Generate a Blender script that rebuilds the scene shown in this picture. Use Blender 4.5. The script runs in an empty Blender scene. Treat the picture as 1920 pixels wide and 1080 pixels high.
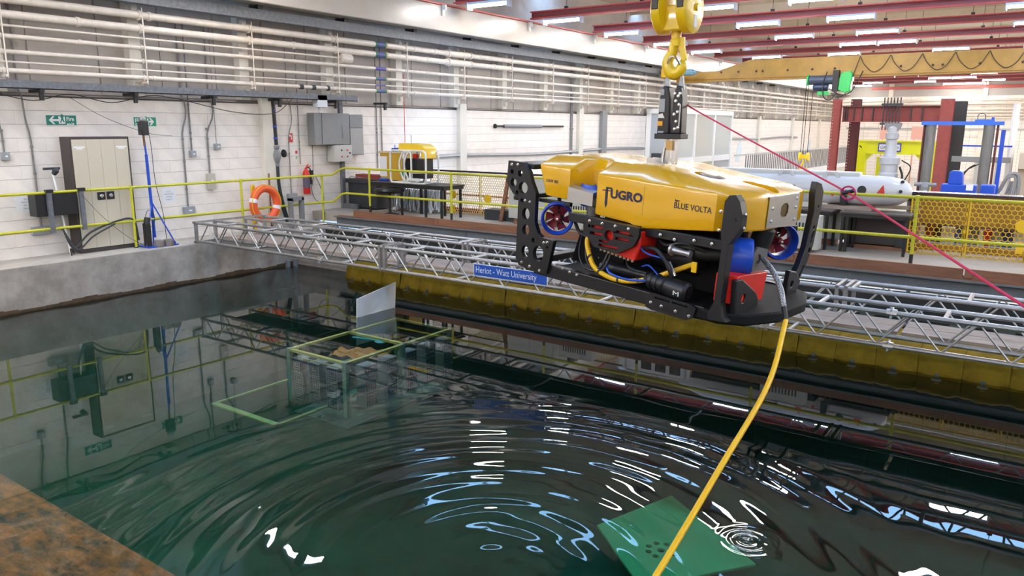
import bpy, bmesh, math, random
from mathutils import Vector, Matrix, Euler
from mathutils.geometry import tessellate_polygon
random.seed(7)
PI = math.pi
S = bpy.context.scene
COL = S.collection

# ------------------------------------------------------------------ camera
cam_d = bpy.data.cameras.new('camera'); cam = bpy.data.objects.new('camera', cam_d); COL.objects.link(cam)
YAW, PITCH, ROLL = -0.61060659, 0.20868752, -0.00579029
_f = Vector((math.sin(YAW)*math.cos(PITCH), math.cos(YAW)*math.cos(PITCH), -math.sin(PITCH)))
_r = Vector((math.cos(YAW), -math.sin(YAW), 0)); _d = _f.cross(_r)
_r2 = _r*math.cos(ROLL)+_d*math.sin(ROLL); _d2 = -_r*math.sin(ROLL)+_d*math.cos(ROLL)
cam.matrix_world = Matrix(((_r2.x, -_d2.x, -_f.x, 0), (_r2.y, -_d2.y, -_f.y, 0), (_r2.z, -_d2.z, -_f.z, 3.0), (0, 0, 0, 1)))
cam_d.sensor_width = 36; cam_d.lens = 1438.35*36/1920; cam_d.clip_start = .05; cam_d.clip_end = 300
S.camera = cam

# ------------------------------------------------------------------ world, exposure
w = bpy.data.worlds.new('sky'); S.world = w; w.use_nodes = True
bg = w.node_tree.nodes['Background']; bg.inputs[0].default_value = (.30, .58, 1, 1); bg.inputs[1].default_value = 4.4
S.view_settings.view_transform = 'Standard'; S.view_settings.look = 'None'
S.view_settings.gamma = 1; S.view_settings.use_curve_mapping = False
S.view_settings.exposure = 1.3
LAMP = 41.0          # emission of the fluorescent tubes
S.cycles.max_bounces = 8; S.cycles.diffuse_bounces = 4; S.cycles.glossy_bounces = 4
S.cycles.transparent_max_bounces = 12; S.cycles.transmission_bounces = 6; S.cycles.volume_bounces = 0
S.cycles.caustics_reflective = False; S.cycles.caustics_refractive = False
S.cycles.sample_clamp_indirect = 6; S.cycles.blur_glossy = .5

# ------------------------------------------------------------------ helpers
_mats = {}
def mat(name, col, rough=.6, metal=0, n=0, nscale=6, col2=None, bump=0, bscale=60, coat=0, emit=None, spec=.5, stretch=(1, 1, 1)):
    if name in _mats: return _mats[name]
    m = bpy.data.materials.new(name); m.use_nodes = True; nt = m.node_tree; b = nt.nodes['Principled BSDF']
    b.inputs['Base Color'].default_value = (*col, 1); b.inputs['Roughness'].default_value = rough
    b.inputs['Metallic'].default_value = metal; b.inputs['Coat Weight'].default_value = coat
    b.inputs['Specular IOR Level'].default_value = spec
    if n or bump:
        tc = nt.nodes.new('ShaderNodeTexCoord'); mp = nt.nodes.new('ShaderNodeMapping'); mp.inputs['Scale'].default_value = stretch
        nt.links.new(tc.outputs['Object'], mp.inputs[0])
    if n:
        no = nt.nodes.new('ShaderNodeTexNoise'); no.inputs['Scale'].default_value = nscale; no.inputs['Detail'].default_value = 6; no.inputs['Roughness'].default_value = .65
        nt.links.new(mp.outputs[0], no.inputs['Vector'])
        r = nt.nodes.new('ShaderNodeValToRGB'); c2 = col2 or tuple(c*(1-n) for c in col)
        r.color_ramp.elements[0].position = .35; r.color_ramp.elements[1].position = .68
        r.color_ramp.elements[0].color = (*c2, 1); r.color_ramp.elements[1].color = (*col, 1)
        nt.links.new(no.outputs[0], r.inputs[0]); nt.links.new(r.outputs[0], b.inputs['Base Color'])
    if bump:
        n2 = nt.nodes.new('ShaderNodeTexNoise'); n2.inputs['Scale'].default_value = bscale; n2.inputs['Detail'].default_value = 4
        nt.links.new(mp.outputs[0], n2.inputs['Vector'])
        bp = nt.nodes.new('ShaderNodeBump'); bp.inputs['Strength'].default_value = bump; bp.inputs['Distance'].default_value = .02
        nt.links.new(n2.outputs[0], bp.inputs['Height']); nt.links.new(bp.outputs[0], b.inputs['Normal'])
    if emit:
        b.inputs['Emission Color'].default_value = (*emit[:3], 1); b.inputs['Emission Strength'].default_value = emit[3]
    _mats[name] = m
    return m

class MB:
    def __init__(s): s.v = []; s.f = []
    def add(s, vs, fs):
        k = len(s.v); s.v += [tuple(v) for v in vs]; s.f += [tuple(i+k for i in f) for f in fs]; return s
    def box(s, x0, x1, y0, y1, z0, z1):
        return s.add([(x, y, z) for z in (z0, z1) for x, y in ((x0, y0), (x1, y0), (x1, y1), (x0, y1))],
                     [(3, 2, 1, 0), (4, 5, 6, 7), (0, 1, 5, 4), (1, 2, 6, 5), (2, 3, 7, 6), (3, 0, 4, 7)])
    def cb(s, c, d, R=None):
        k = len(s.v); s.box(-d[0]/2, d[0]/2, -d[1]/2, d[1]/2, -d[2]/2, d[2]/2)
        for i in range(k, len(s.v)):
            p = Vector(s.v[i]); p = (R @ p) if R is not None else p; s.v[i] = tuple(p+Vector(c))
        return s
    def tube(s, pts, r, n=8, caps=True, closed=False):
        pts = [Vector(p) for p in pts]; N = len(pts); rr = r if hasattr(r, '__len__') else [r]*N
        k = len(s.v); up = None
        for i, p in enumerate(pts):
            a = pts[(i-1) % N] if (closed or i) else p; b = pts[(i+1) % N] if (closed or i < N-1) else p
            t = (b-a).normalized()
            if up is None: up = t.orthogonal().normalized()
            up = (up-t*up.dot(t)); up = up.normalized() if up.length > 1e-6 else t.orthogonal().normalized()
            q = t.cross(up)
            for j in range(n):
                an = 2*PI*j/n; s.v.append(tuple(p+(up*math.cos(an)+q*math.sin(an))*rr[i]))
        M = N if closed else N-1
        for i in range(M):
            for j in range(n):
                a = k+i*n+j; b = k+i*n+(j+1) % n; c = k+((i+1) % N)*n+(j+1) % n; d = k+((i+1) % N)*n+j
                s.f.append((a, b, c, d))
        if caps and not closed:
            s.f.append(tuple(k+j for j in reversed(range(n)))); s.f.append(tuple(k+(N-1)*n+j for j in range(n)))
        return s
    def lathe(s, prof, o=(0, 0, 0), ax=(0, 0, 1), n=20, closed=False):
        ax = Vector(ax).normalized(); u = ax.orthogonal().normalized(); q = ax.cross(u); o = Vector(o); k = len(s.v); N = len(prof)
        for r, h in prof:
            for j in range(n):
                an = 2*PI*j/n; s.v.append(tuple(o+ax*h+(u*math.cos(an)+q*math.sin(an))*r))
        for i in range(N if closed else N-1):
            for j in range(n):
                i2 = (i+1) % N
                s.f.append((k+i*n+j, k+i*n+(j+1) % n, k+i2*n+(j+1) % n, k+i2*n+j))
        if not closed:
            if prof[0][0] > 1e-4: s.f.append(tuple(k+j for j in reversed(range(n))))
            if prof[-1][0] > 1e-4: s.f.append(tuple(k+(N-1)*n+j for j in range(n)))
        return s
    def plate(s, out, holes=(), th=.02, fr=None):
        """flat plate with holes, outline in 2D; fr maps (a,b,c) to 3D (c = thickness direction)"""
        fr = fr or (lambda a, b, c: (a, c, b))
        loops = [list(out)]+[list(h) for h in holes]; flat = [p for l in loops for p in l]
        tri = tessellate_polygon([[Vector((p[0], p[1], 0)) for p in l] for l in loops]); k = len(s.v); n = len(flat)
        for c in (-th/2, th/2): s.v += [tuple(fr(p[0], p[1], c)) for p in flat]
        for t in tri:
            a, b, c = (flat[i] for i in t)
            if (b[0]-a[0])*(c[1]-a[1])-(b[1]-a[1])*(c[0]-a[0]) < 0: t = tuple(reversed(t))
            s.f.append(tuple(k+n+i for i in t)); s.f.append(tuple(k+i for i in reversed(t)))
        o = 0
        for l in loops:
            m = len(l)
            for i in range(m): s.f.append((k+o+i, k+o+(i+1) % m, k+n+o+(i+1) % m, k+n+o+i))
            o += m
        return s
    def xf(s, M):
        s.v = [tuple(M @ Vector(v)) for v in s.v]; return s
    def mesh(s, name, m, smooth=False):
        me = bpy.data.meshes.new(name); me.from_pydata(s.v, [], s.f); me.validate(); 
        bm = bmesh.new(); bm.from_mesh(me); bmesh.ops.recalc_face_normals(bm, faces=bm.faces); bm.to_mesh(me); bm.free()
        if m: me.materials.append(m)
        if smooth:
            me.polygons.foreach_set('use_smooth', [True]*len(me.polygons)); me.update()
            try: me.set_sharp_from_angle(angle=math.radians(35))
            except Exception: pass
        return me
    def build(s, name, m, parent=None, smooth=False, bevel=0, loc=None):
        return link(name, s.mesh(name, m, smooth or bevel > 0), parent, bevel=bevel, loc=loc)

def link(name, me, parent=None, bevel=0, loc=None, rot=None):
    o = bpy.data.objects.new(name, me); COL.objects.link(o)
    if parent: o.parent = parent
    if loc: o.location = loc
    if rot: o.rotation_euler = rot
    if bevel:
        b = o.modifiers.new('bevel', 'BEVEL'); b.width = bevel; b.segments = 2; b.limit_method = 'ANGLE'; b.angle_limit = math.radians(40)
    return o
def circ(x, y, r, n=14, ry=None):
    return [(x+r*math.cos(2*PI*i/n), y+(ry or r)*math.sin(2*PI*i/n)) for i in range(n)]
def tag(o, label, cat=None, group=None):
    o['label'] = label
    if cat: o['category'] = cat
    if group: o['group'] = group
    return o
def thing(name, label, cat, loc=(0, 0, 0), group=None, rot=None):
    o = bpy.data.objects.new(name, None); COL.objects.link(o); o.location = loc; o.empty_display_size = .1
    if rot: o.rotation_euler = rot
    return tag(o, label, cat, group)
def struct(o): o['kind'] = 'structure'; return o
def stuff(o): o['kind'] = 'stuff'; return o
def dup(root, loc=None, rot=None, label=None, group=None):
    def cp(o, par):
        c = o.copy(); COL.objects.link(c); c.parent = par
        for ch in kids.get(o.name, []): cp(ch, c)
        return c
    kids = {}
    def walk(o):
        kids[o.name] = list(o.children)
        for ch in o.children: walk(ch)
    walk(root); r = cp(root, root.parent)
    if loc: r.location = loc
    if rot: r.rotation_euler = rot
    if label: r['label'] = label
    if group: r['group'] = group
    return r
def text(name, s, size, m, parent, M, off=0, ext=.001, align='LEFT', sx=1):
    """flat lettering as mesh; M places text plane (x right, y up, z out)"""
    c = bpy.data.curves.new(name, 'FONT'); c.body = s; c.size = size; c.extrude = ext; c.offset = off; c.align_x = align; c.resolution_u = 3
    t = bpy.data.objects.new('t', c); me = bpy.data.meshes.new_from_object(t); bpy.data.objects.remove(t)
    me.name = name; me.materials.clear(); me.materials.append(m); me.transform(M @ Matrix.Diagonal((sx, 1, 1, 1)))
    return link(name, me, parent)
def frameM(o, x, y):
    x = Vector(x).normalized(); y = Vector(y).normalized(); z = x.cross(y); return Matrix(((x.x, y.x, z.x, o[0]), (x.y, y.y, z.y, o[1]), (x.z, y.z, z.z, o[2]), (0, 0, 0, 1)))
def bez(pts, n=8):
    """Catmull-Rom through points"""
    P = [Vector(p) for p in pts]; P = [P[0]*2-P[1]]+P+[P[-1]*2-P[-2]]; out = []
    for i in range(1, len(P)-2):
        a, b, c, d = P[i-1:i+3]
        for j in range(n):
            t = j/n; out.append(.5*((2*b)+(-a+c)*t+(2*a-5*b+4*c-d)*t*t+(-a+3*b-3*c+d)*t**3))
    out.append(P[-2]); return out

# ------------------------------------------------------------------ materials
M_white = mat('painted_block', (.90, .83, .765), .45, n=.10, nscale=3, bump=.15, bscale=40)
M_mortar = mat('mortar', (.42, .40, .38), .8)
M_taupe = mat('taupe_cladding', (.50, .445, .40), .6, n=.15, nscale=2)
M_cream = mat('cream_paint', (.74, .70, .62), .4, n=.1, nscale=3)
M_pipe = mat('pipe_paint', (.76, .68, .60), .32, n=.15, nscale=7, bump=.2, bscale=12)
M_galv = mat('galvanised', (.40, .42, .44), .45, .6, n=.35, nscale=25)
M_galvd = mat('weathered_galvanised', (.20, .215, .24), .6, .3, n=.45, nscale=14, col2=(.12, .125, .14))
M_alu = mat('aluminium', (.46, .45, .45), .42, .8, n=.25, nscale=9, bump=.05)
M_black = mat('black_plastic', (.012, .012, .014), .38)
M_blackm = mat('black_metal', (.02, .02, .02), .5, .2)
M_dgrey = mat('dark_grey_steel', (.045, .052, .06), .5, .2, n=.3, nscale=8)
M_grey = mat('grey_paint', (.23, .235, .245), .45, n=.08)
M_lgrey = mat('light_grey_paint', (.50, .50, .47), .45)
M_rail = mat('yellow_green_paint', (.62, .60, .035), .35, n=.2, nscale=30)
M_red = mat('red_paint', (.62, .02, .015), .4)
M_redox = mat('red_oxide_paint', (.30, .055, .045), .55, n=.2, nscale=5)
M_strut = mat('red_strut', (.50, .06, .05), .4, n=.15)
M_ochre = mat('ochre_paint', (.40, .215, .035), .45, n=.25, nscale=2)
M_yel = mat('vehicle_yellow', (.78, .40, .003), .22, coat=.5)
M_yel2 = mat('crane_yellow', (.86, .57, .01), .28, coat=.4)
M_blue = mat('blue_plastic', (.012, .07, .50), .3)
M_prop = mat('maroon_plastic', (.25, .02, .025), .4)
M_steel = mat('stainless', (.62, .61, .60), .33, .9, n=.1, nscale=40, stretch=(1, 1, 8))
M_bolt = mat('bolt_steel', (.75, .75, .75), .25, 1)
M_beige = mat('beige_enamel', (.58, .52, .41), .45)
M_brown = mat('brown_enamel', (.055, .042, .04), .45)
M_wood = mat('kerb_timber', (.30, .135, .075), .7, n=.35, nscale=5, stretch=(.3, 3, 3))
M_plank = mat('plank_timber', (.40, .31, .26), .7, n=.35, nscale=6, stretch=(.25, 4, 3), bump=.2)
M_conc = mat('basin_concrete', (.45, .41, .375), .8, n=.35, nscale=2.2, col2=(.27, .24, .215), bump=.5, bscale=14)
M_screed = mat('ledge_screed', (.52, .48, .43), .8, n=.2, nscale=6)
M_deck = mat('deck_concrete', (.44, .39, .34), .7, n=.15, nscale=3)
M_fabric = mat('ochre_fabric', (.24, .145, .008), .8, spec=.15, n=.35, nscale=4, bump=.5, bscale=9)
M_ink = mat('ink', (.02, .015, .05), .5)
M_paper = mat('paper', (.82, .82, .84), .6)
M_cwhite = mat('white_metal', (.80, .80, .80), .3)
M_orange = mat('orange_shell', (.80, .11, .03), .4)
M_tube = mat('lamp_tube', (1, 1, 1), .5, emit=(1, .935, .86, LAMP))
# ================================================================== SETTING
WX = -14.3      # face of the left wall
# left wall: backing, blocks, upper cladding
wl = MB().box(WX-.3, WX-.008, -10, 64.3, -1, 3.43).build('wall_left', M_mortar); struct(wl)
BW, BH = .45, .228
blk = MB().box(-.02, .004, -(BW-.0015)/2, (BW-.0015)/2, -(BH-.007)/2, (BH-.007)/2).mesh('block', M_white)
rest = MB(); cnt = 0
zb = 3.43-BH/2
rows = [zb-i*BH for i in range(12)]
cells = []
for i, z in enumerate(rows):
    y = 4.6+(i % 2)*BW/2
    while y < 64:
        cells.append((y, z)); y += BW
cells.sort()
for y, z in cells:
    if cnt < 299:
        link('block', blk, wl, loc=(WX+random.uniform(-.001, .0015), y, z)); cnt += 1
    else: rest.box(WX-.02, WX+.004, y-(BW-.0015)/2, y+(BW-.0015)/2, z-(BH-.007)/2, z+(BH-.007)/2)
for i in range(12, 20):
    z = zb-i*BH; y = 12.2+(i % 2)*BW/2
    while y < 64: rest.box(WX-.02, WX+.004, y-(BW-.0015)/2, y+(BW-.0015)/2, z-(BH-.007)/2, z+(BH-.007)/2); y += BW
stuff(rest.build('block_field', M_white, wl))
stuff(MB().box(WX-.02, WX+.004, -10, 4.3, -1, 3.43).build('plain_panel', M_white, wl))
up = MB().box(WX-.5, WX-.13, -10, 64.3, 3.43, 7.6).build('wall_upper_left', M_taupe); struct(up)
pn = MB().box(0, .03, -.58, .58, 0, 1.75).mesh('panel', M_taupe)
for k in range(48): link('panel', pn, up, loc=(WX-.135, 5.72+1.19*k, 3.5))
struct(MB().box(WX-.02, WX+.012, -10, 64, 3.43, 3.455).build('trim_wall_step', M_brown))
# pilasters on upper wall, spaced 2.35 m, and full-height columns
pil = MB().box(0, .22, -.11, .11, 3.5, 5.4).box(.0, .30, -.05, .05, 3.6, 3.72).box(.0, .30, -.05, .05, 5.0, 5.1).mesh('pilaster', M_cream)
for k in range(25): struct(link('trim_pilaster', pil, loc=(WX-.13, 5.75+2.35*k, 0)))
colm = MB().box(0, .14, -.15, .15, -1, 3.6).mesh('wall_column', M_cream)
for k in range(8):
    struct(link('trim_column', colm, loc=(WX, 10.95+6.8*k, 0)))
# far, right and rear walls
wf = MB().box(WX-.3, 22, 64.1, 64.4, -1, 7.6).build('wall_far', M_mortar); struct(wf)
fr = MB()
for i in range(26):
    for k in range(36):
        fr.box(WX+.02+k, WX+1+k, 64.08, 64.12, -1+i*.24+.006, -1+(i+1)*.24-.006)
stuff(fr.build('block_field', M_white, wf))
for k in range(6): struct(MB().box(WX+3.5+6*k, WX+3.8+6*k, 63.95, 64.1, -1, 6.2).build('trim_far_column', M_cream))
struct(MB().box(22, 22.3, -10, 64.3, -1, 7.6).build('wall_right', M_white))
struct(MB().box(WX-.3, 22.3, -10.3, -10, -1, 7.6).build('wall_rear', M_white))
# ceiling: slabs between skylight strips
M_ceil = mat('ceiling_panel', (.52, .44, .33), .7, n=.1)
sky = [(-6.2, -5.4), (1.8, 2.6), (8.5, 9.3), (15.2, 15.9), (21.7, 22.7), (28.7, 29.4), (35.5, 36.2), (42.3, 43), (49, 49.7)]
ce = MB(); y = -10.3
for a, b in sky: ce.box(WX-.5, 22.3, y, a, 7.5, 7.53); y = b
ce.box(WX-.5, 22.3, y, 64.4, 7.5, 7.53); ceil = struct(ce.build('ceiling', M_ceil))
glz = mat('dark_glazing_bar', (.05, .05, .055), .5)
for i, (a, b) in enumerate(sky):
    g = MB()
    for k in range(31): g.box(WX+1.2*k-.03, WX+1.2*k+.03, a, b, 7.55, 7.62)
    struct(g.build('trim_skylight_bars', glz))
cb = MB().box(WX-.2, 22, -.13, 0, 7.27, 7.5).mesh('ceiling_beam', M_ceil)
for a, b in sky: struct(link('trim_ceiling_beam', cb, loc=(0, a, 0)))
# lower hall floor beyond the deck and basin shell
struct(MB().box(WX, 22, 14.6, 64.2, -1.3, -.6).build('floor_hall', mat('hall_floor', (.42, .40, .37), .35, n=.1)))
struct(MB().box(WX, 22, -10, -3.2, -1.3, .72).build('floor_near', M_screed))
struct(MB().box(-13.4, 22, -3.3, 12, -2.5, -2.3).build('floor_basin', mat('basin_floor', (.46, .52, .46), .8, n=.35, nscale=.7)))
lw = MB().box(WX-.01, -13.4, -10, 12.4, -2.5, .727).build('wall_basin_left', M_conc, bevel=.008); struct(lw)
struct(MB().box(WX, -13.41, -10, 12.1, .722, .731).build('trim_ledge', M_screed))
struct(MB().box(-13.4, 22, 11.75, 12.05, -2.5, .70).build('wall_basin_far', mat('shadow_gap_black', (.018, .02, .02), .6)))  # wall coloured black for the shadow gap under the deck beam
struct(MB().box(-13.4, -11.42, 10.9, 11.75, -2.5, .45).build('wall_basin_corner', M_conc))
struct(MB().box(-13.4, 22, -3.5, -3.2, -2.5, .72).build('wall_basin_near', M_conc))
struct(MB().box(14, 14.3, -3.3, 12, -2.5, .72).build('wall_basin_right', M_conc))
# stain band at the waterline of the left basin wall (raised sediment ledge)
sb = MB(); n = 70
for i in range(n):
    y0 = -3+15*i/n*.99; y1 = -3+15*(i+1)/n*.99; h = .05+.02*math.sin(i*.9)+.015*random.random()
    sb.box(-13.405, -13.385+.004*random.random(), y0, y1, -.03, h)
struct(sb.build('trim_waterline', mat('silt_stain', (.10, .065, .035), .9, n=.4, nscale=10)))

# far deck: slab, steel edge beam, timber kerb
struct(MB().box(WX, 22, 12.16, 14.6, .8, 1.0).build('floor_deck', M_deck, bevel=.004))
eb = MB()
for x0, x1, dy in ((-13.4, -9.6, 0), (-9.59, -3.1, .0), (-3.09, 4, 0), (4.01, 22, 0)):
    eb.box(x0, x1, 12.10, 12.13, .72, .955).box(x0, x1, 12.0, 12.14, .93, .955).box(x0, x1, 12.04, 12.13, .72, .74)
e = struct(eb.build('trim_deck_beam', mat('beam_grey', (.17, .19, .21), .5, n=.2, nscale=6)))
kb = MB().box(0, 2.38, 12.10, 12.145, .957, 1.10).mesh('kerb_board', M_wood)
krb = struct(MB().box(-13.3, 22, 12.02, 12.16, .955, .966).build('trim_kerb', M_wood))
for k in range(11): link('kerb_board', kb, krb, loc=(-12.85+2.4*k, random.uniform(-.004, .004), 0))
bl = MB().box(-.05, .05, 12.085, 12.10, .98, 1.08).mesh('kerb_cleat', M_wood)
for k in range(10): link('kerb_cleat', bl, krb, loc=(-10.4+2.4*k, 0, 0))

# ------------------------------------------------------------------ water
wm = bpy.data.materials.new('pool_water'); wm.use_nodes = True; nt = wm.node_tree; nt.nodes.clear(); N = nt.nodes.new; Lk = nt.links.new
out = N('ShaderNodeOutputMaterial'); mix = N('ShaderNodeMixShader'); tr = N('ShaderNodeBsdfTransparent'); gl = N('ShaderNodeBsdfGlossy'); gl.inputs['Roughness'].default_value = 0.0
frn = N('ShaderNodeFresnel'); frn.inputs[0].default_value = 1.5
Lk(frn.outputs[0], mix.inputs[0]); Lk(tr.outputs[0], mix.inputs[1]); Lk(gl.outputs[0], mix.inputs[2]); Lk(mix.outputs[0], out.inputs['Surface'])
va = N('ShaderNodeVolumeAbsorption'); va.inputs[0].default_value = (.12, .81, .62, 1); va.inputs[1].default_value = .36
vs_ = N('ShaderNodeVolumeScatter'); vs_.inputs[0].default_value = (.25, .85, .70, 1); vs_.inputs['Density'].default_value = .035; vs_.inputs['Anisotropy'].default_value = .3
ad_ = N('ShaderNodeAddShader'); Lk(va.outputs[0], ad_.inputs[0]); Lk(vs_.outputs[0], ad_.inputs[1]); Lk(ad_.outputs[0], out.inputs['Volume'])
tc = N('ShaderNodeTexCoord')
def mth(op, a, b=None, c=None):
    m = N('ShaderNodeMath'); m.operation = op
    for i, v in enumerate((a, b, c)):
        if v is None: continue
        if isinstance(v, (int, float)): m.inputs[i].default_value = v
        else: Lk(v, m.inputs[i])
    return m.outputs[0]
def rings(cx, cy, k, amp, r0, r1, phase=0, distort=1.2, nsc=.7):
    sub = N('ShaderNodeVectorMath'); sub.operation = 'SUBTRACT'; Lk(tc.outputs['Object'], sub.inputs[0]); sub.inputs[1].default_value = (cx, cy, 0)
    ln = N('ShaderNodeVectorMath'); ln.operation = 'LENGTH'; Lk(sub.outputs[0], ln.inputs[0]); r = ln.outputs['Value']
    no = N('ShaderNodeTexNoise'); no.inputs['Scale'].default_value = nsc; no.inputs['Detail'].default_value = 2; Lk(tc.outputs['Object'], no.inputs['Vector'])
    ph = mth('MULTIPLY', no.outputs[0], distort*3)
    s = mth('SINE', mth('ADD', mth('MULTIPLY', r, k), ph))
    mr = N('ShaderNodeMapRange'); mr.interpolation_type = 'SMOOTHSTEP'; Lk(r, mr.inputs[0])
    for i, v in enumerate((r0, r1, amp, 0)): mr.inputs[i+1].default_value = v
    # amplitude varies along the ring
    n2 = N('ShaderNodeTexNoise'); n2.inputs['Scale'].default_value = .9; Lk(tc.outputs['Object'], n2.inputs['Vector'])
    return mth('MULTIPLY', mth('MULTIPLY', s, mr.outputs[0]), mth('POWER', n2.outputs[0], 1.3))
h = mth('ADD', rings(-3.0, 4.0, 22, .0036, 1.8, 3.9), rings(-2.7, 3.8, 33, .0011, 1.2, 3.4, nsc=1.2))
h = mth('ADD', h, rings(-1.53, 5.24, 95, .0022, .12, .32, distort=0))
no = N('ShaderNodeTexNoise'); no.inputs['Scale'].default_value = 1.1; no.inputs['Detail'].default_value = 2; Lk(tc.outputs['Object'], no.inputs['Vector'])
sub2 = N('ShaderNodeVectorMath'); sub2.operation = 'DISTANCE'; Lk(tc.outputs['Object'], sub2.inputs[0]); sub2.inputs[1].default_value = (-2.9, 4.2, 0)
mr2 = N('ShaderNodeMapRange'); mr2.interpolation_type = 'SMOOTHSTEP'; Lk(sub2.outputs['Value'], mr2.inputs[0])
for i, v in enumerate((2.2, 4.2, .0035, .0004)): mr2.inputs[i+1].default_value = v
h = mth('ADD', h, mth('MULTIPLY', no.outputs[0], mr2.outputs[0]))
bp = N('ShaderNodeBump'); bp.inputs['Strength'].default_value = 1; bp.inputs['Distance'].default_value = 1.0; Lk(h, bp.inputs['Height'])
Lk(bp.outputs[0], gl.inputs['Normal']); Lk(bp.outputs[0], frn.inputs['Normal'])
wt = MB().plate([(-13.4,-3.2),(14,-3.2),(14,11.75),(-11.42,11.75),(-11.42,10.9),(-13.4,10.9)], (), 2.3, fr=lambda a, b, c: (a, b, c-1.15)).build('basin_water', wm); tag(wt, 'green rippled water filling the test basin', 'water'); stuff(wt)

# submerged beach along the near side and the pale hatch on the basin floor
bch = thing('wave_beach', 'orange-brown rubble beach under the water at the lower left corner', 'beach', (-4, 0, -1))
mb_ = MB(); nx, ny = 110, 36
for j in range(ny+1):
    for i in range(nx+1):
        mb_.v.append((-9.35+i*.16, -3.1+j*.169, .5+(random.uniform(-.03, .03) if j < ny-1 else -.03)))
for j in range(ny):
    for i in range(nx): a = j*(nx+1)+i; mb_.f.append((a, a+1, a+nx+2, a+nx+1))
stuff(mb_.build('rubble_bed', mat('rubble', (.74, .23, .06), .8, n=.5, nscale=5, col2=(.10, .07, .045), bump=1, bscale=30, stretch=(1, 2.2, 1)), bch))
MB().box(-9.35, 8.3, -3.1, 2.95, -1, .2).build('beach_frame', mat('beach_frame', (.25, .17, .10), .8), bch)
ht = thing('basin_hatch', 'pale green hatch plate with a ring of small holes on the basin floor', 'hatch', (-3.45, 8.05, -2.02))
pts = [(-.35, 1.27), (-.80, -.05), (.25, -.95), (1.15, .25)]
hs = [circ(.12+.16*math.cos(a), -.12+.16*math.sin(a), .04, 8) for a in [i*PI/4 for i in range(8)]]+[circ(.12, -.12, .05, 8)]
MB().plate(pts, hs, .03, fr=lambda a, b, c: (a, b, c)).build('hatch_cover', mat('hatch_white', (.55, .92, .50), .6), ht)
# ================================================================== OVERHEAD
# white runway girder along the left wall
gd = thing('runway_girder', 'glossy white box girder running the length of the left wall under the ceiling', 'girder', (-13.65, 27, 5.4))
M_gird = mat('glossy_white', (.44, .395, .35), .27, n=.10, nscale=1.5, bump=.04, bscale=2)
MB().box(-.25, .22, -37, 36.8, -.02, .62).build('beam', M_gird, gd, bevel=.02)
MB().box(-.27, .26, -37, 36.8, .62, .66).build('crane_rail', M_strut, gd)
cl = MB().box(.20, .26, -.05, .05, .36, .62).box(.2, .34, -.02, .02, .5, .62).mesh('clip', M_cream)
for k in range(18): link('clip', cl, gd, loc=(0, -35+4*k, 0))
# red ceiling joists on hanger rods with the luminaires
ROWS = [-8.4, -4.6, -.9, 2.6, 6.2, 9.65, 13.0, 16.5, 20.1, 23.9, 27.75, 31.4, 35.2, 39, 43.6, 47.4, 51.2, 55, 58.8, 62.4]
jo = thing('red_joist', 'x', 'joist', (-13.4, ROWS[0], 6.1), 'red ceiling joists')
MB().box(0, 35.2, -.11, .11, .0, .035).build('bottom_flange', M_strut, jo)
MB().box(0, 35.2, -.10, .10, .19, .225).build('top_flange', M_strut, jo)
MB().box(0, 35.2, -.012, .012, .035, .19).build('web', mat('joist_web', (.22, .045, .05), .5), jo)
rod = MB().tube([(0, 0, .22), (0, 0, 1.42)], .008, 5).box(-.05, .05, -.03, .03, .2, .3).mesh('hanger_rod', M_blackm)
for k in range(14): link('hanger_rod', rod, jo, loc=(1.2+2.4*k, 0, 0))
ordn = ['first', 'second', 'third', 'fourth', 'fifth', 'sixth', 'seventh', 'eighth', 'ninth', 'tenth', 'eleventh', 'twelfth', 'thirteenth']
for i, y in enumerate(ROWS):
    n = i-7
    lb = 'red steel ceiling joist out of frame overhead' if n < 0 else 'red steel ceiling joist, %s of the visible row counted from the near side' % ordn[n]
    if i == 0: jo['label'] = lb
    else: dup(jo, (-13.4, y, 6.1), label=lb)
XC = [-12.3, -7.8, -5.2, -.9, 3.5, 6.3, 10.6, 15, 18]
lm0 = None
for i, y in enumerate(ROWS):
    if i in (6,): xs = [-.9, 3.5, 6.3, 10.6, 15]
    elif i == 5: xs = [-12.4, 3.5, 10.6, 15]
    elif i == 4: xs = [-11.5, -8, 3.5, 6.3, 15]  # near rows, out of view: lamps added to brighten the left wall and robot
    elif i in (0,): xs = [-12, -9, -6, -3, 0, 3, 7, 14]
    elif i == 3: xs = [-12.2, -10.2, -7.8, 6.3, 10.6, 15]
    elif i == 2: xs = [-12, -10, -8, -5.2, 3.5, 10.6, 15]
    elif i == 1: xs = [-12, -9, -4, 7, 14]
    else: xs = XC
    for j, x in enumerate(xs):
        if i > 10 and j % 2 == (i % 2): x += 1.3
        where = 'overhead out of frame in the near rows filled up to add light' if i < 7 else '%s row from the near side, %s from the left wall' % (ordn[i-7], ordn[j])
        lb = 'fluorescent lamp, ' + where
        if lm0 is None:
            lm0 = thing('ceiling_lamp', lb, 'lamp', (x, y-.02, 6.0), 'fluorescent lamps under the joists')
            MB().box(-.62, .62, -.09, .09, .03, .09).box(-.5, -.42, -.03, .03, .09, .14).box(.42, .5, -.03, .03, .09, .14).box(-.64, -.61, -.11, .11, -.09, .09).box(.61, .64, -.11, .11, -.09, .09).build('casing', mat('lamp_casing', (.45, .48, .56), .4), lm0)  # deep end plates added to screen the girder from the tubes
            MB().box(-.60, .60, -.065, .065, -.03, .03).build('tube', M_tube, lm0)
        else: dup(lm0, (x, y-.02, 6.0), label=lb)
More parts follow.
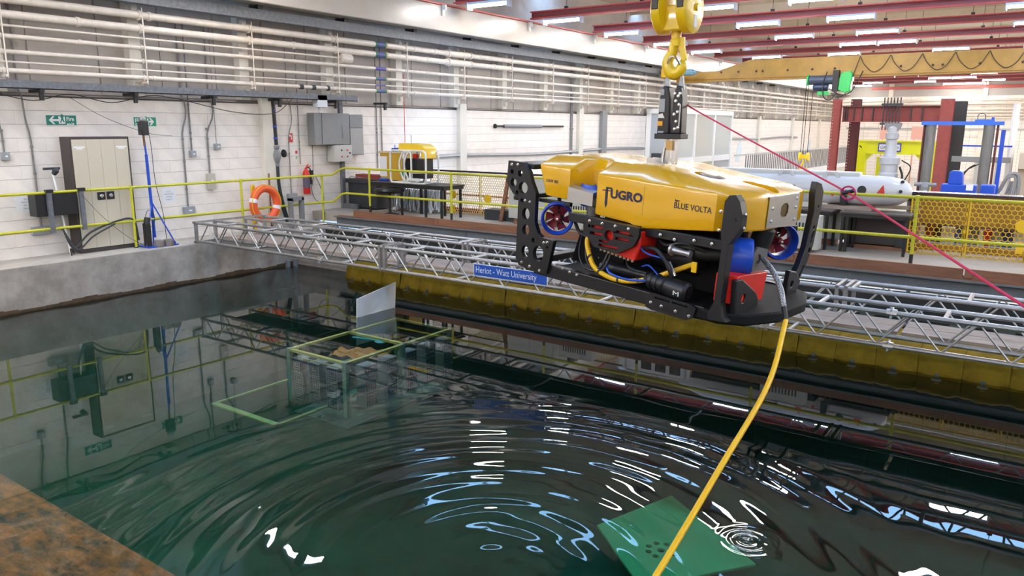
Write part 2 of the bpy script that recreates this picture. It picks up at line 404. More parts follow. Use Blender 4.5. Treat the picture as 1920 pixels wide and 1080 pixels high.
# ochre travelling crane across the hall
cr = thing('travelling_crane', 'ochre overhead travelling crane beam spanning the hall', 'crane', (-13.3, 31, 4.9))
b = MB(); b.plate([(0, -.15), (1.35, -.15), (1.45, -.12), (35, .0), (35, .66), (3.0, .66), (1.75, .28), (0, .24)], (), .42, fr=lambda a, b_, c: (a, c, b_)).build('main_beam', M_ochre, cr)
MB().box(0, 35, -.27, .27, -.03, .0).build('bottom_flange', M_ochre, cr)
MB().box(-.35, .6, -1.0, -.62, .05, .38).box(-.3, .0, -.62, .3, .1, .3).build('end_carriage', mat('end_yellow', (.70, .42, .02), .4), cr, bevel=.02)
MB().lathe([(.13, 0), (.13, .55), (.09, .6), (.09, .68)], (.5, -1.05, .2), (1, 0, .0), 14).build('drive_motor', mat('motor_blue', (.12, .22, .27), .5), cr)
stn = MB().lathe([(.045, -.235), (.03, -.215)], (0, 0, .22), (0, 1, 0), 8).mesh('bolt_stain', mat('grease', (.05, .03, .02), .8))
for k, x in enumerate((1.9, 2.6, 3.3, 3.55, 4.5, 5.4, 6.2, 8.4, 9.4, 9.7, 10.8, 12, 13.1, 14.2, 15.2)): link('bolt_stain', stn, cr, loc=(x, 0, 0))
fz = MB()
for k in range(14):
    x = 7.05+1.0*k; fz.tube(bez([(x, -.28, .62), (x+.14, -.28, .34), (x+.38, -.28, .10), (x+.55, -.28, .06), (x+.78, -.28, .22), (x+1.0, -.28, .62)], 4), .014, 5)
fz.tube(bez([(7.05, -.28, .62), (6.9, -.28, .1), (6.75, -.3, -.5), (6.5, -.3, -.8), (6.2, -.3, -.75)], 5), .014, 5).build('festoon_cable', M_blackm, cr)
hu = thing('chain_hoist', 'green and dark blue electric hoist hanging from the ochre crane beam', 'hoist', (-7.4, 30.75, 4.6))
MB().lathe([(.17, 0), (.17, .95)], (-.55, 0, .12), (1, 0, 0), 18).build('drum', mat('hoist_grey', (.05, .06, .09), .4), hu)
MB().lathe([(.11, 0), (.13, .05), (.13, .5), (.1, .55)], (-.4, 0, -.15), (1, 0, 0), 16).build('motor', mat('hoist_navy', (.02, .03, .07), .35), hu)
M_green = mat('hoist_green', (.02, .42, .08), .35)
MB().plate([(.5, -.25), (.55, .3), (.65, .38), (.9, .4), (.95, .3), (.92, -.3), (.75, -.36)], (), .34, fr=lambda a, b_, c: (a, c, b_)).build('gear_cover', M_green, hu, bevel=.02)
MB().lathe([(.2, 0), (.2, .06)], (-.63, 0, .12), (1, 0, 0), 18).build('end_cap', M_green, hu); MB().box(-.2, .2, -.15, .15, -.42, -.3).build('hook_pan', M_green, hu)
MB().box(.3, .5, -.2, .2, -.3, .45).build('trolley_frame', M_blackm, hu)
MB().tube(bez([(.1, -.22, .4), (0, -.25, 0), (.05, -.25, -.5), (.3, -.25, -.6), (.5, -.25, -.3)], 6), .02, 5).tube(bez([(.2, -.2, -.2), (.6, -.2, -.42), (.95, -.2, -.35), (1.15, -.2, 0), (1.3, -.1, .4)], 6), .02, 5).build('control_cable', M_blackm, hu)
MB().box(.93, 1.0, -.05, .05, .05, .2).build('lamp', M_white, hu)

# ================================================================== PIPES on the upper wall
px = -14.0
PZ = [(4.925, .068, 'topmost fat white pipe'), (4.69, .068, 'second fat white pipe from the top'), (4.52, .02, 'thin white pipe under the two fat ones'),
      (4.355, .04, 'medium white pipe with an olive patina below the thin pipe'), (4.115, .038, 'medium white pipe in the middle of the lower group'), (3.96, .017, 'thin white pipe between two medium ones'), (3.82, .044, 'lowest medium white pipe above the cable tray')]
M_grn = mat('band_green', (.03, .13, .12), .5); M_vio = mat('band_violet', (.10, .08, .35), .5); M_crm = mat('band_cream', (.6, .5, .3), .5)
for i, (z, r, d) in enumerate(PZ):
    t = thing('wall_pipe', d + ' along the left wall', 'pipe', (px, 0, z), 'white service pipes on the left wall')
    ye = 13.0 if i == 2 else 63.4
    pts = [(0, -9, 0), (0, ye, 0)]
    if i != 2: pts = [(0, -9, 0), (0, 62.9, 0), (.15, 63.5, 0), (.6, 63.7, 0), (35, 63.7, 0)] if i < 2 else [(0, -9, 0), (0, 63.2, 0)]
    MB().tube(pts, r, 12).build('pipe_run', M_pipe, t, smooth=True)
    cpl = MB().lathe([(r*1.22, -.03), (r*1.22, .03)], (0, 0, 0), (0, 1, 0), 12).mesh('coupling', M_pipe)
    for yc in ([7.0, 11.6, 15.2, 16.0, 19, 23.5, 28] if i % 2 else [8.3, 12.7, 15.5, 16.3, 18.3, 22, 26.5]):
        if yc < ye: link('coupling', cpl, t, loc=(0, yc, 0))
    if i < 2: MB().lathe([(r, -.2), (r*1.25, -.05), (r*1.7, -.05), (r*1.7, .0), (r*1.25, .02), (r*1.3, .8), (r*1.1, .95), (r*1.4, .95), (r*1.4, 1.0), (r, 1.0)], (0, 16.9, 0), (0, 1, 0), 16).build('reducer', M_pipe, t, smooth=True)
    if i != 2:
        MB().lathe([(r*1.05, -.18), (r*1.05, .18)], (0, 14.25, 0), (0, 1, 0), 12).build('band', M_grn if i % 2 == 0 or i < 2 else M_vio, t)
        MB().lathe([(r*1.09, -.06), (r*1.09, .06)], (0, 14.25, 0), (0, 1, 0), 12).build('inner_band', M_vio, t)
        MB().lathe([(r*1.12, .19), (r*1.12, .25)], (0, 14.25, 0), (0, 1, 0), 12).build('end_band', M_crm, t)
    if i == 2: MB().lathe([(.07, 0), (.11, .02), (.11, .32), (.07, .34)], (0, 12.95, 0), (0, 1, 0), 12).build('end_pot', M_pipe, t)
    if i == 6: MB().lathe([(.05, 0), (.055, .1), (.04, .1), (.04, .35), (.055, .35), (.055, .45), (.04, .45), (.04, .8), (.06, .8), (.06, .86)], (0, 11.7, 0), (0, 1, 0), 10).build('flange_joint', M_dgrey, t)
# pipes on the far wall
for i, (z, r) in enumerate(((4.55, .05), (4.3, .05), (4.1, .05), (3.9, .05), (3.7, .05))):
    t = thing('far_wall_pipe', 'cream pipe across the far end wall, %s from the top' % ordn[i], 'pipe', (px, 63.8, z), 'pipes on the far end wall')
    MB().tube([(2.2, 0, 0), (34, 0, 0)], r, 8).build('pipe_run', M_pipe, t)
# clamps of each bracket row
cm = MB()
for z, r, d in PZ: cm.lathe([(r*1.35, -.018), (r*1.35, .018)], (.13+.17-.0, 0, z), (0, 1, 0), 10)
cm.tube([(.36, .04, 3.7), (.36, .04, 5.06)], .012, 6).box(.05, .42, -.02, .02, 3.72, 3.76)
cmm = cm.mesh('pipe_bracket', M_pipe)
for k in range(25):
    t = link('pipe_bracket', cmm, loc=(WX, 5.75+2.35*k, 0)); tag(t, 'white bracket clamping the service pipes, %s from the near end' % (ordn[k] if k < 13 else ordn[k-13]+' of the far half, counted'), 'bracket', 'pipe brackets on the left wall')
# galvanised channels
t = tag(MB().box(-.16, .0, -20, 13.25, 0, .012).box(-.012, 0, -20, 13.25, 0, .13).box(-.16, -.148, -20, 13.25, 0, .13).build('cable_channel', M_galvd, loc=(-13.78, 0, 3.54)), 'dark galvanised cable channel along the left wall ending above the grey switch cabinet', 'channel')
bkm = MB().box(-.40, .02, -.035, .035, -.05, 0).box(-.06, -.01, -.03, .03, -.18, -.05).mesh('channel_bracket', M_blackm)
for k in range(6): link('channel_bracket', bkm, t, loc=(0, 6.6+1.6*k-.4, 0))
for k, x in enumerate((0,)):
    t = tag(MB().box(-.20, .0, -20, 36, 0, .2).build('upper_channel', M_galvd, loc=(-13.75, 0, 5.10)), 'pitted grey galvanised channel directly beneath the white girder', 'channel')
gb = MB().box(-.3, 0, -.06, .06, 0, .1).mesh('channel_hanger', M_blackm)
for k in range(22): link('channel_hanger', gb, t, loc=(0, 6.5+2.35*k-10, .2))
# ================================================================== GUARD RAILS
def ease(p, n=6): return bez(p, n)
gr = thing('guard_rail', 'yellow tubular guard rail around the basin edge and far deck', 'railing', (-13.85, 12.1, .73))
def rail_run(name, z0, z1):
    pts = [(0, -16, z0), (0, -.10, z0), (.10, .06, z0+.005), (.24, .10, z0+.02), (.50, .14, z1-.03), (.62, .15, z1), (.75, .15, z1), (35, .15, z1)]
    MB().tube(pts, .024, 10).build(name, M_rail, gr, smooth=True)
rail_run('top_rail', 1.12, 1.305); rail_run('mid_rail', .505, .735)
def post(x, y, z0, z1, black=0):
    o = MB().tube([(0, 0, z0), (0, 0, z1)], .024, 10).lathe([(.031, -.05), (.031, .03)], (0, 0, z1-.0), (0, 0, 1), 10).build('post', M_rail, gr, smooth=True, loc=(x, y, 0))
    for zz in ((z0+z1)/2+.03,): pass
    f = MB().lathe([(.034, 0), (.034, .02)], (0, 0, z0), (0, 0, 1), 10)
    if black: f.tube([(0, 0, z0-.06), (0, 0, z0+.22)], .026, 10).box(-.05, .05, -.05, -.02, z0-.1, z0+.0)
    f.build('post_foot', M_blackm, o)
    MB().lathe([(.033, -.04), (.033, .04)], (0, 0, .505 if not black else .735), (0, 0, 1), 10).build('joint', M_rail, o)
for y in (-11.4, -9.1, -6.9, -4.53, -2.18): post(0, y, .0, 1.12)
post(0, .0, -.14, 1.12)
for x in (1.39, 3.74, 6.05, 8.05, 10.15, 12.3, 14.45, 16.8, 19.1, 21.4): post(x, .15, .27, 1.305, 1)

# ================================================================== ALUMINIUM TRUSSES
def truss(y0, y1, z0, z1, x0, x1, label, joint_x, hook_x):
    t = thing('lighting_truss', label, 'truss', (x0, y0, z0), 'aluminium trusses across the basin')
    L = x1-x0; dy = y1-y0; dz = z1-z0
    ch = MB().tube([(0, 0, 0), (L, 0, 0)], .026, 10).mesh('chord', M_alu, True)
    for a, b in ((0, 0), (dy, 0), (0, dz), (dy, dz)): link('chord', ch, t, loc=(0, a, b))
    up_ = MB().tube([(0, 0, 0), (.3, 0, dz)], .011, 6).mesh('diagonal', M_alu, True); dn = MB().tube([(0, 0, dz), (.3, 0, 0)], .011, 6).mesh('diagonal', M_alu, True)
    n = int(L/.6)
    for k in range(n):
        for a in (0, dy):
            link('diagonal', up_, t, loc=(.1+.6*k, a, 0)); link('diagonal', dn, t, loc=(.4+.6*k, a, 0))
    cr_ = MB().tube([(0, 0, 0), (0, dy, 0)], .024, 8).mesh('cross_tube', M_alu, True)
    for k in range(int(L/1.2)): link('cross_tube', cr_, t, loc=(.7+1.2*k, 0, dz))
    for k in range(int(L/2.4)): link('cross_tube', cr_, t, loc=(1.6+2.4*k, 0, 0))
    ef = MB().box(-.03, .01, -.03, .03, -.03, dz+.03).box(-.03, .01, dy-.03, dy+.03, -.03, dz+.03).box(-.03, .01, -.03, dy+.03, dz, dz+.03).box(-.03, .01, -.03, dy+.03, -.03, 0).mesh('end_frame', M_alu)
    for x in [0, L]+[j-x0+s for j in joint_x for s in (-.05, .05)]: link('end_frame', ef, t, loc=(x, 0, 0))
    ck = MB().lathe([(.04, -.05), (.045, 0), (.04, .05)], (0, 0, 0), (1, 0, 0), 10).tube([(0, -.05, -.05), (0, .05, .05)], .012, 6).tube([(0, .05, -.04), (0, -.05, .05)], .012, 6).mesh('coupler', M_steel)
    for x in hook_x:
        for a, b in ((0, 0), (0, dz)): link('coupler', ck, t, loc=(x-x0, a, b))
    return t
truss(8.55, 8.97, .78, 1.13, -13.42, 6.6, 'near aluminium truss carrying the blue sign', (-8.45, -2.5), (-9.9, -1.2))
truss(9.58, 10.05, .78, 1.13, -13.3, 6.6, 'far aluminium truss behind the one with the blue sign', (-7.6, -1.9), (-9.3, .2))
t = MB().box(-.02, .0, 8.5, 10.1, 1.12, 1.16).box(-.02, .0, 8.5, 10.1, .74, .78).build('truss_end_bar', M_alu, loc=(-13.44, 0, 0)); tag(t, 'aluminium bars joining the left ends of both trusses on the ledge', 'bar')
# sign
M_sign = mat('sign_blue', (.01, .075, .42), .4); M_lett = mat('sign_silver', (.62, .66, .72), .4)
sg = thing('university_sign', 'blue Heriot-Watt University sign fixed to the near truss', 'sign', (-6.61, 8.505, .905))
MB().box(0, 1.24, -.012, 0, .0, .175).build('board', M_cwhite, sg)
MB().box(.008, 1.232, -.015, -.005, .008, .167).build('face', M_sign, sg)
text('lettering', 'Heriot - Watt University', .128, M_lett, sg, frameM((.035, -.017, .052), (1, 0, 0), (0, 0, 1)), sx=.80)
# ================================================================== WAVE MAKER
wk = thing('plank_walkway', 'brown timber plank walkway resting between the two trusses', 'walkway', (-13.3, 8.99, .806))
pls = MB().box(0, 2.36, 0, .285, 0, .03).mesh('plank', M_plank)
for j in range(2):
    for k in range(8): link('plank', pls, wk, loc=(.15+2.4*k+.0, .292*j, random.uniform(0, .004)), rot=(0, 0, random.uniform(-.002, .002)))
wmk = thing('wave_maker', 'row of wave paddles under sloping ochre fabric gussets behind the trusses', 'machine', (-13.3, 9.9, 0))
def skirt(seed):
    rnd = random.Random(seed); b = MB(); nx, nz = 16, 10; W_ = .486
    for j in range(nz+1):
        for i in range(nx+1):
            u = i/nx; v = j/nz
            bulge = math.sin(PI*u)**.7*.05*(.4+.6*v)+.018*math.sin(u*9+seed*2+v*4)*v+.012*math.sin(u*19+v*9+seed*3)
            dip = -.03*abs(2*u-1)**4*v
            y = 1.15-.53*v/.45 if v < .45 else .62-.07*(v-.45)/.55; z = .38-.12*v/.45 if v < .45 else .26-.29*(v-.45)/.55
            b.v.append((u*W_, y-bulge*.45+.015*math.sin(u*7+seed)*(v > .95), z+bulge*.6*(1-v**6)+dip*.4))
    for j in range(nz):
        for i in range(nx): a = j*(nx+1)+i; b.f.append((a, a+1, a+nx+2, a+nx+1))
    return b.mesh('fabric_gusset', M_fabric, True)
sk = [skirt(s) for s in range(5)]
pdl = MB().box(.0, .4885, .60, .64, -2.0, .02).mesh('paddle', mat('paddle_black', (.012, .016, .017), .55))
brk = MB().box(.2, .25, .52, .56, -.10, .03).lathe([(.06, 0), (.06, .012)], (.225, .50, -.05), (0, 0, 1), 14).mesh('paddle_bracket', mat('dull_zinc', (.10, .12, .12), .5, .3))
for k in range(50):
    x = 1.90+.49*k
    link('fabric_gusset', sk[(k*3) % 5], wmk, loc=(x, 0, 0)); link('paddle', pdl, wmk, loc=(x, 0, 0)); link('paddle_bracket', brk, wmk, loc=(x, 0, 0))
MB().box(1.9, 27, 1.16, 1.83, .1, .36).build('drive_housing', mat('housing_black', (.02, .02, .022), .85), wmk)
dm = MB().box(-.09, .09, 1.35, 1.6, .36, .46).box(-.02, .02, 1.17, 1.4, .36, .40).mesh('drive_unit', M_dgrey)
for k in range(40): link('drive_unit', dm, wmk, loc=(2.6+.55*k, 0, 0))

# ================================================================== SUBMERGED TANK FRAME
M_fr = mat('frame_yellow', (.80, .74, .22), .5); M_crate = mat('crate_grey', (.36, .38, .40), .7)
tf = thing('tank_frame', 'pale yellow box frame standing in the water beside the white panel', 'frame', (-8.2, 7.6, -.14))
r = .028
x0, x1, y0, y1 = -.42, .72, -.80, 1.38
def bar_(name, a, b, parent=tf, m=None, rr=.028): return MB().cb(((a[0]+b[0])/2, (a[1]+b[1])/2, (a[2]+b[2])/2), (abs(a[0]-b[0])+rr*2, abs(a[1]-b[1])+rr*2, abs(a[2]-b[2])+rr*1.2)).build(name, m or M_fr, parent)
bar_('top_bar', (x0, y0, 0), (x0, y1, 0)); bar_('top_bar', (x1, y0, 0), (x1, y1, 0)); bar_('top_bar', (x0, y0, 0), (x1, y0, 0)); bar_('top_bar', (x0, y1, 0), (x1, y1, 0)); bar_('top_bar', (x0, .35, 0), (x1, .35, 0)); bar_('top_bar', (x0, -.72, -.12), (x1, -.72, -.12), rr=.012)
for x, y in ((x0, y0), (x1, y0), (x0, y1), (x1, y1), (x1, .3)): bar_('leg', (x, y, 0), (x, y, -.74), rr=.035, m=mat('frame_green', (.45, .60, .45), .5))
LZ = -.74
for a, b in (((-1.15, -1.55), (.22, -1.6)), ((.22, -1.6), (.22, 2.6)), ((-1.15, -1.55), (-1.15, 1.2)), ((-1.15, -.2), (.22, -.25))):
    bar_('base_bar', (a[0], a[1], LZ), (b[0], b[1], LZ), rr=.02, m=mat('frame_pale', (.52, .52, .20), .5))
MB().box(x0, x1, y0, y1, -.95, -.93).build('tray', mat('tray_dark', (.16, .20, .17), .7), tf)
wp = tag(MB().plate([(0, -.45), (.86, -.45), (.93, .43), (.04, .30)], (), .012, fr=lambda a, b, c: (c, a, b)).build('white_board', mat('panel_white', (.80, .80, .82), .5)), 'tilted white board sticking out of the water', 'board'); wp.location = (-8.8, 8.25, 0)
sh = MB(); nx, ny = 18, 8
for j in range(ny+1):
    for i in range(nx+1): sh.v.append((-.42+.8*i/nx, -.22+.45*j/ny, .02*math.sin(i*1.3)+.02*math.sin(j*2+i*.5)))
for j in range(ny):
    for i in range(nx): a = j*(nx+1)+i; sh.f.append((a, a+1, a+nx+2, a+nx+1))
tg = tag(sh.build('orange_sheet', mat('orange_sheet', (.75, .28, .05), .6, n=.3), smooth=True), 'orange crumpled sheet under water inside the yellow frame', 'sheet'); tg.location = (-8.05, 7.65, -.30); tg.rotation_euler = (0, 0, .5)
tq = MB().lathe([(0, 0), (.07, .01), (.1, .03), (.07, .05), (0, .06)], (0, 0, 0), (0, 0, 1), 14).tube([(-.5, -.1, .03), (0, 0, .03)], .02, 6).build('turquoise_paddle', mat('turquoise', (.05, .5, .6), .4), smooth=True); tag(tq, 'turquoise scoop under water above the orange sheet', 'scoop'); tq.location = (-7.95, 7.95, -.2)
# maze-faced crates hung around the frame
cs = [(x0+.12+.36*i, y0+.1, j) for i in range(3) for j in range(3)]+[(x1-.05, y0+.42+.42*i, j) for i in range(5) for j in range(3)]
M_maze = mat('crate_ink', (.03, .05, .05), .6)
c0 = None
for q, (x, y, j) in enumerate(cs):
    side = 0 if q < 9 else 1
    lb = 'grey crate with square maze pattern, %s of the frame, %s column, %s from top' % ('left end' if side == 0 else 'long side', ordn[(q//3) if side == 0 else (q-9)//3], ordn[j])
    if c0 is None:
        c0 = thing('patterned_crate', lb, 'crate', (0, 0, 0), 'patterned crates in the submerged frame')
        MB().box(-.11, .11, -.09, .09, -.19, 0).build('crate_body', M_crate, c0)
        f = MB()
        for a, b_, c_, d_ in ((-.09, .09, -.03, -.018), (-.09, -.075, -.16, -.018), (.075, .09, -.16, -.018), (-.09, .09, -.17, -.158), (-.05, .05, -.06, -.048), (-.05, -.035, -.13, -.05), (-.05, .055, -.135, -.12), (.04, .055, -.1, -.05), (-.01, .02, -.1, -.07)):
            f.box(a, b_, -.093, -.088, c_, d_)
        f.build('pattern', M_maze, c0); o = c0
    else: o = dup(c0, label=lb)
    o.location = (-8.2+x, 7.6+y, -.26-.205*j); o.rotation_euler = (0, 0, 0 if side == 0 else PI/2)
# fittings on the left basin wall under the truss
t = thing('steel_ladder', 'dark steel ladder bracket on the basin wall in the far left corner', 'ladder', (-13.3, 10.55, -.6))
MB().box(0, .1, -.3, .3, .1, .14).box(0, .1, -.3, .3, -.5, -.46).box(0, .08, -.3, -.25, -.5, .14).box(0, .08, .25, .3, -.5, .14).build('frame', M_grey, t)
for s in (-.08, .12): MB().box(.05, .12, s, s+.07, -1.2, .75).build('stile', M_grey, t)
t = tag(MB().tube(bez([(0, 0, .55), (.15, .1, .0), (.05, -.1, -.6), (-.5, -.5, -1.1), (-1.2, -.8, -1.3)], 8), .035, 8).build('drain_hose', mat('hose_green', (.02, .07, .055), .4), smooth=True, loc=(-11.5, 10.7, .1)), 'dark green hose curving down into the water at the far left corner', 'hose')
# ================================================================== SUSPENDED VEHICLE
L_, W_, H_ = 2.18, 1.306, .922
rv = thing('remotely_operated_vehicle', 'big yellow and black underwater robot hanging from the crane hook over the basin', 'robot')
rv.matrix_world = Matrix(((.989, .137, .064, -4.049), (-.136, .991, -.010, 5.813), (-.065, .001, .998, 1.730), (0, 0, 0, 1)))
sv = lambda a, b, c: (a, c, b)            # side plane (u, w), thickness v
def at(b, u=0, v=0, w_=0): return b.xf(Matrix.Translation((u, v, w_)))
bolt = MB().lathe([(0, .012), (.009, .011), (.011, .004), (.014, .003), (.014, 0)], (0, 0, 0), (0, -1, 0), 10).mesh('bolt', M_bolt, True)
boltf = MB().lathe([(0, .012), (.009, .011), (.011, .004), (.014, .003), (.014, 0)], (0, 0, 0), (1, 0, 0), 10).mesh('bolt', M_bolt, True)
def bolts(parent, pts, v=0, front=False):
    for p in pts: link('bolt', boltf if front else bolt, parent, loc=(v, p[0], p[1]) if front else (p[0], v, p[1]))
# ---- float: (u_low, v, w_low, w_side, u_top, v_top)
def wtop(u): return 1.035 if u < 1.25 else 1.035-.115*(u-1.25)/.93
half = [(.33, 0, .69, .955, .27, .20), (.595, 0, .68, .95, .60, .20), (.625, .10, .68, .95, .635, .24), (.66, .22, .68, .95, .67, .31), (.74, .27, .66, .95, .745, .35), (.82, .22, .62, .945, .815, .31), (.86, .09, .60, .94, .845, .25), (.885, 0, .60, .94, .94, .24),
        (1.25, 0, .60, .935, 1.25, .24), (1.34, 0, .575, .93, 1.40, .24), (1.99, 0, .635, .922, 1.80, .25), (2.15, .10, .64, .895, 2.00, .32), (2.19, .42, .625, .885, 2.08, .50)]
fb = MB(); full = half+[(a, W_-b, c, d, e, W_-f) for a, b, c, d, e, f in reversed(half)]; n = len(full)
for a, b, c, d, e, f in full: fb.v.append((a, b, c))
for i, (a, b, c, d, e, f) in enumerate(full): fb.v.append((a-.09 if i in (0, n-1) else a, b, d))
for i, (a, b, c, d, e, f) in enumerate(full): fb.v.append((e, f, wtop(e)))
for k in (0, 1):
    for i in range(n): fb.f.append((k*n+i, k*n+(i+1) % n, (k+1)*n+(i+1) % n, (k+1)*n+i))
cutA, cutB = 8, n-1-8
fb.f.append(tuple(2*n+i for i in list(range(0, cutA+1))+list(range(cutB, n)))); fb.f.append(tuple(2*n+i for i in range(cutA, cutB+1))); fb.f.append(tuple(reversed(range(n))))
me = fb.mesh('float_block', M_yel, True); flo = link('float_block', me, rv, bevel=.018)
def slot(o, c, a, b, h, rz, nm='cutter'):
    s = MB(); pts = [(math.copysign(a-b, math.cos(t))+b*math.cos(t), b*math.sin(t)) for t in [2*PI*(i+.5)/20 for i in range(20)]]
    s.plate(pts, (), h, fr=lambda x, y, z: (x, y, z)); s.xf(Matrix.Translation(c) @ Matrix.Rotation(rz, 4, 'Z')); return s
cut = MB()
for c, a, b, h, rz in (((2.0, .68, .94), .15, .075, .11, 0), ((1.63, .52, .99), .13, .10, .05, 0)):
    s = slot(None, c, a, b, h, rz); k = len(cut.v); cut.v += s.v; cut.f += [tuple(i+k for i in f) for f in s.f]
cme = cut.mesh('cut', None); cme.materials.append(M_yel)
tmp = link('tmp_cut', cme, rv); mod = flo.modifiers.new('recess', 'BOOLEAN'); mod.operation = 'DIFFERENCE'; mod.object = tmp; mod.solver = 'FAST'
bpy.context.view_layer.update()
dg = bpy.context.evaluated_depsgraph_get(); nm = bpy.data.meshes.new_from_object(flo.evaluated_get(dg)); flo.modifiers.clear(); flo.data = nm; nm.name = 'float_block'
nm.polygons.foreach_set('use_smooth', [True]*len(nm.polygons)); nm.set_sharp_from_angle(angle=math.radians(22))
bpy.data.objects.remove(tmp)
# lettering
T = lambda u, w_, v=-.002: frameM((u, v, w_), (1, 0, 0), (0, 0, 1))
text('lettering', 'UGRO', .098, M_ink, rv, T(1.03, .762), off=.0040, sx=1.12)
MB().plate([(.985, .845), (1.045, .845), (1.045, .832), (1.005, .832), (1.005, .820), (1.035, .820), (1.035, .812), (1.005, .812), (1.005, .70), (.993, .672), (.981, .70), (.981, .812), (.950, .812), (.950, .820), (.981, .820)], (), .002, fr=lambda a, b, c: (a, c-.002, b)).build('emblem', M_ink, rv)
text('lettering', 'E-ROV 1001', .038, M_ink, rv, T(.335, .81), off=.0002, sx=.72)
text('lettering', 'BLUE VOLTA', .066, M_ink, rv, T(1.635, .762), off=.0006, sx=.86)
text('lettering', 'fugro', .024, M_ink, rv, T(1.64, .815), off=.0003, sx=.8)
MB().box(1.3545, 1.3565, -.0015, .01, .66, .90).build('seam', mat('seam', (.45, .27, .01), .6), rv)
# ---- rear side plates with lightening holes
out = [(-.09, .955), (.10, .955), (.17, .88), (.20, .80), (.26, .70), (.265, .44), (.31, .35), (.36, .32), (.50, .31), (.48, .21), (.44, 0), (.24, -.01), (.10, .02), (.06, .08), (.055, .62), (-.02, .67), (-.10, .76)]
hol = [circ(-.04, .86, .022, 10), circ(.06, .855, .03, 12), circ(-.015, .765, .038, 12), circ(.105, .73, .055, 16), circ(.035, .68, .02, 10), circ(.10, .615, .02, 10), circ(.155, .50, .045, 16, .055), circ(.165, .355, .042, 16, .052), circ(.265, .275, .024, 10), circ(.17, .155, .045, 16, .058), circ(.33, .165, .062, 18, .07), circ(.43, .24, .014, 8)]
p = MB().plate(out, hol, .045, sv).mesh('rear_plate', M_black)
for v in (-.025, W_+.025):
    q = link('rear_plate', p, rv, loc=(0, v, 0), bevel=.004)
    bolts(q, [(-.045, .925), (.03, .93), (.14, .62), (.20, .615), (.39, .275), (.43, .285), (.14, .05), (.24, .03), (.36, .015)], -.024)
MB().box(-.06, .18, 0, W_, .90, .945).box(-.05, 0, 0, W_, .60, .64).box(.10, .2, 0, W_, .02, .08).build('rear_crossbar', M_black, rv, bevel=.006)
for bx in ((.24, .60, .02, .06, .62, .655), (.60, 2.10, .005, .06, .50, .575), (.60, 2.10, W_-.06, W_, .50, .575)): MB().box(*bx).build('side_beam', M_black, rv, bevel=.006)
# ---- base: rails, floor plate, front bumper
rl = MB().plate([(.26, -.035), (2.0, -.06), (2.0, .045), (.26, .085)], [[(a, .045-.012*(a-.4)), (a+.14, .043-.012*(a-.4)), (a+.14, .058-.012*(a-.4)), (a, .06-.012*(a-.4))] for a in ()], .07, sv).mesh('skid_rail', M_black)
for v in (.02, W_-.02): link('skid_rail', rl, rv, loc=(0, v, 0), bevel=.008)
M_matt = mat('matt_black', (.008, .008, .009), .7, spec=.2)
MB().box(.3, 2.05, .08, W_-.08, -.02, .0).build('base_plate', M_matt, rv)
MB().plate([(.42, .08), (1.0, .06), (1.0, .46), (.62, .46), (.50, .34)], [circ(.62, .2, .03, 10), circ(.72, .15, .016, 8), circ(.80, .14, .016, 8), circ(.88, .13, .016, 8), circ(.75, .30, .04, 10)], .02, sv).build('inner_panel', M_matt, rv, loc=(0, .34, 0))
MB().plate([(1.85, -.02), (2.10, -.03), (2.30, .10), (2.42, .42), (2.42, .90), (2.30, 1.22), (2.10, 1.34), (1.85, 1.33)], (), .09, fr=lambda a, b, c: (a, b, c-.01)).build('front_bumper', M_matt, rv, bevel=.018)
sh_ = MB().plate([(1.50, -.055), (1.52, .055), (1.56, .07), (1.90, .055), (1.95, .03), (1.93, -.05), (1.88, -.08), (1.56, -.07)], [[(1.58, .03), (1.72, .026), (1.72, .04), (1.58, .045)], [(1.74, .026), (1.88, .02), (1.88, .034), (1.74, .04)]], .03, sv).build('skid_plate', M_black, rv, bevel=.004, loc=(0, -.04, 0)); bolts(sh_, [(1.55, -.01), (1.65, -.02), (1.78, -.03), (1.9, -.04)], -.016)
# ---- front pillars
pn_ = [(2.07, -.02), (2.06, .02), (2.10, .12), (2.11, .56), (2.09, .64), (2.09, .88), (2.12, .925), (2.17, .935), (2.21, .89), (2.24, .80), (2.24, .70), (2.21, .64), (2.165, .57), (2.155, .12), (2.18, .02), (2.22, -.01)]
pr_ = MB().plate(pn_, [circ(2.20, .76, .012, 8)], .085, sv).mesh('front_pillar', M_black)
for v in (-.03, ): q = link('front_pillar', pr_, rv, loc=(0, v, 0), bevel=.02); bolts(q, [(2.065, .66), (2.065, .80)], -.03)
bolts(rv, [(-.03, .70), (-.03, .80)], 2.243, True)
MB().box(2.085, 2.11, -.05, .03, .63, .82).build('hinge_strap', mat('bronze', (.45, .30, .12), .35, .8), rv)
pf = [(.0, .96), (.10, .94), (.17, .87), (.18, .76), (.15, .60), (.12, .40), (.02, .22), (-.14, .06), (-.24, .04), (-.24, .12), (-.12, .24), (-.03, .40), (.0, .60), (.02, .70), (-.02, .86)]
MB().plate([(a+.0, b) for a, b in pf], [circ(.075, .56, .018, 10), circ(.05, .36, .025, 10), [(.045, .42), (.07, .42), (.10, .53), (.08, .53)], [(-.10, .16), (-.03, .24), (-.01, .22), (-.08, .13)], circ(.1, .74, .014, 8)], .055, fr=lambda a, b, c: (2.16+c, 1.36+a, b)).build('far_front_pillar', M_black, rv, bevel=.014)
# small brace arms in the front lower corner
MB().plate([(.02, .30), (.10, .30), (.36, .16), (.42, .10), (.42, .02), (.34, .02), (.05, .02)], [circ(.16, .14, .035, 12)], .05, fr=lambda a, b, c: (2.20+c, a, b)).build('corner_brace', M_black, rv, bevel=.008)
MB().plate([(.95, .02), (1.15, .02), (1.22, .12), (1.10, .22), (.98, .24)], [circ(1.04, .12, .03, 12)], .05, fr=lambda a, b, c: (2.20+c, a, b)).build('corner_brace', M_black, rv, bevel=.008)
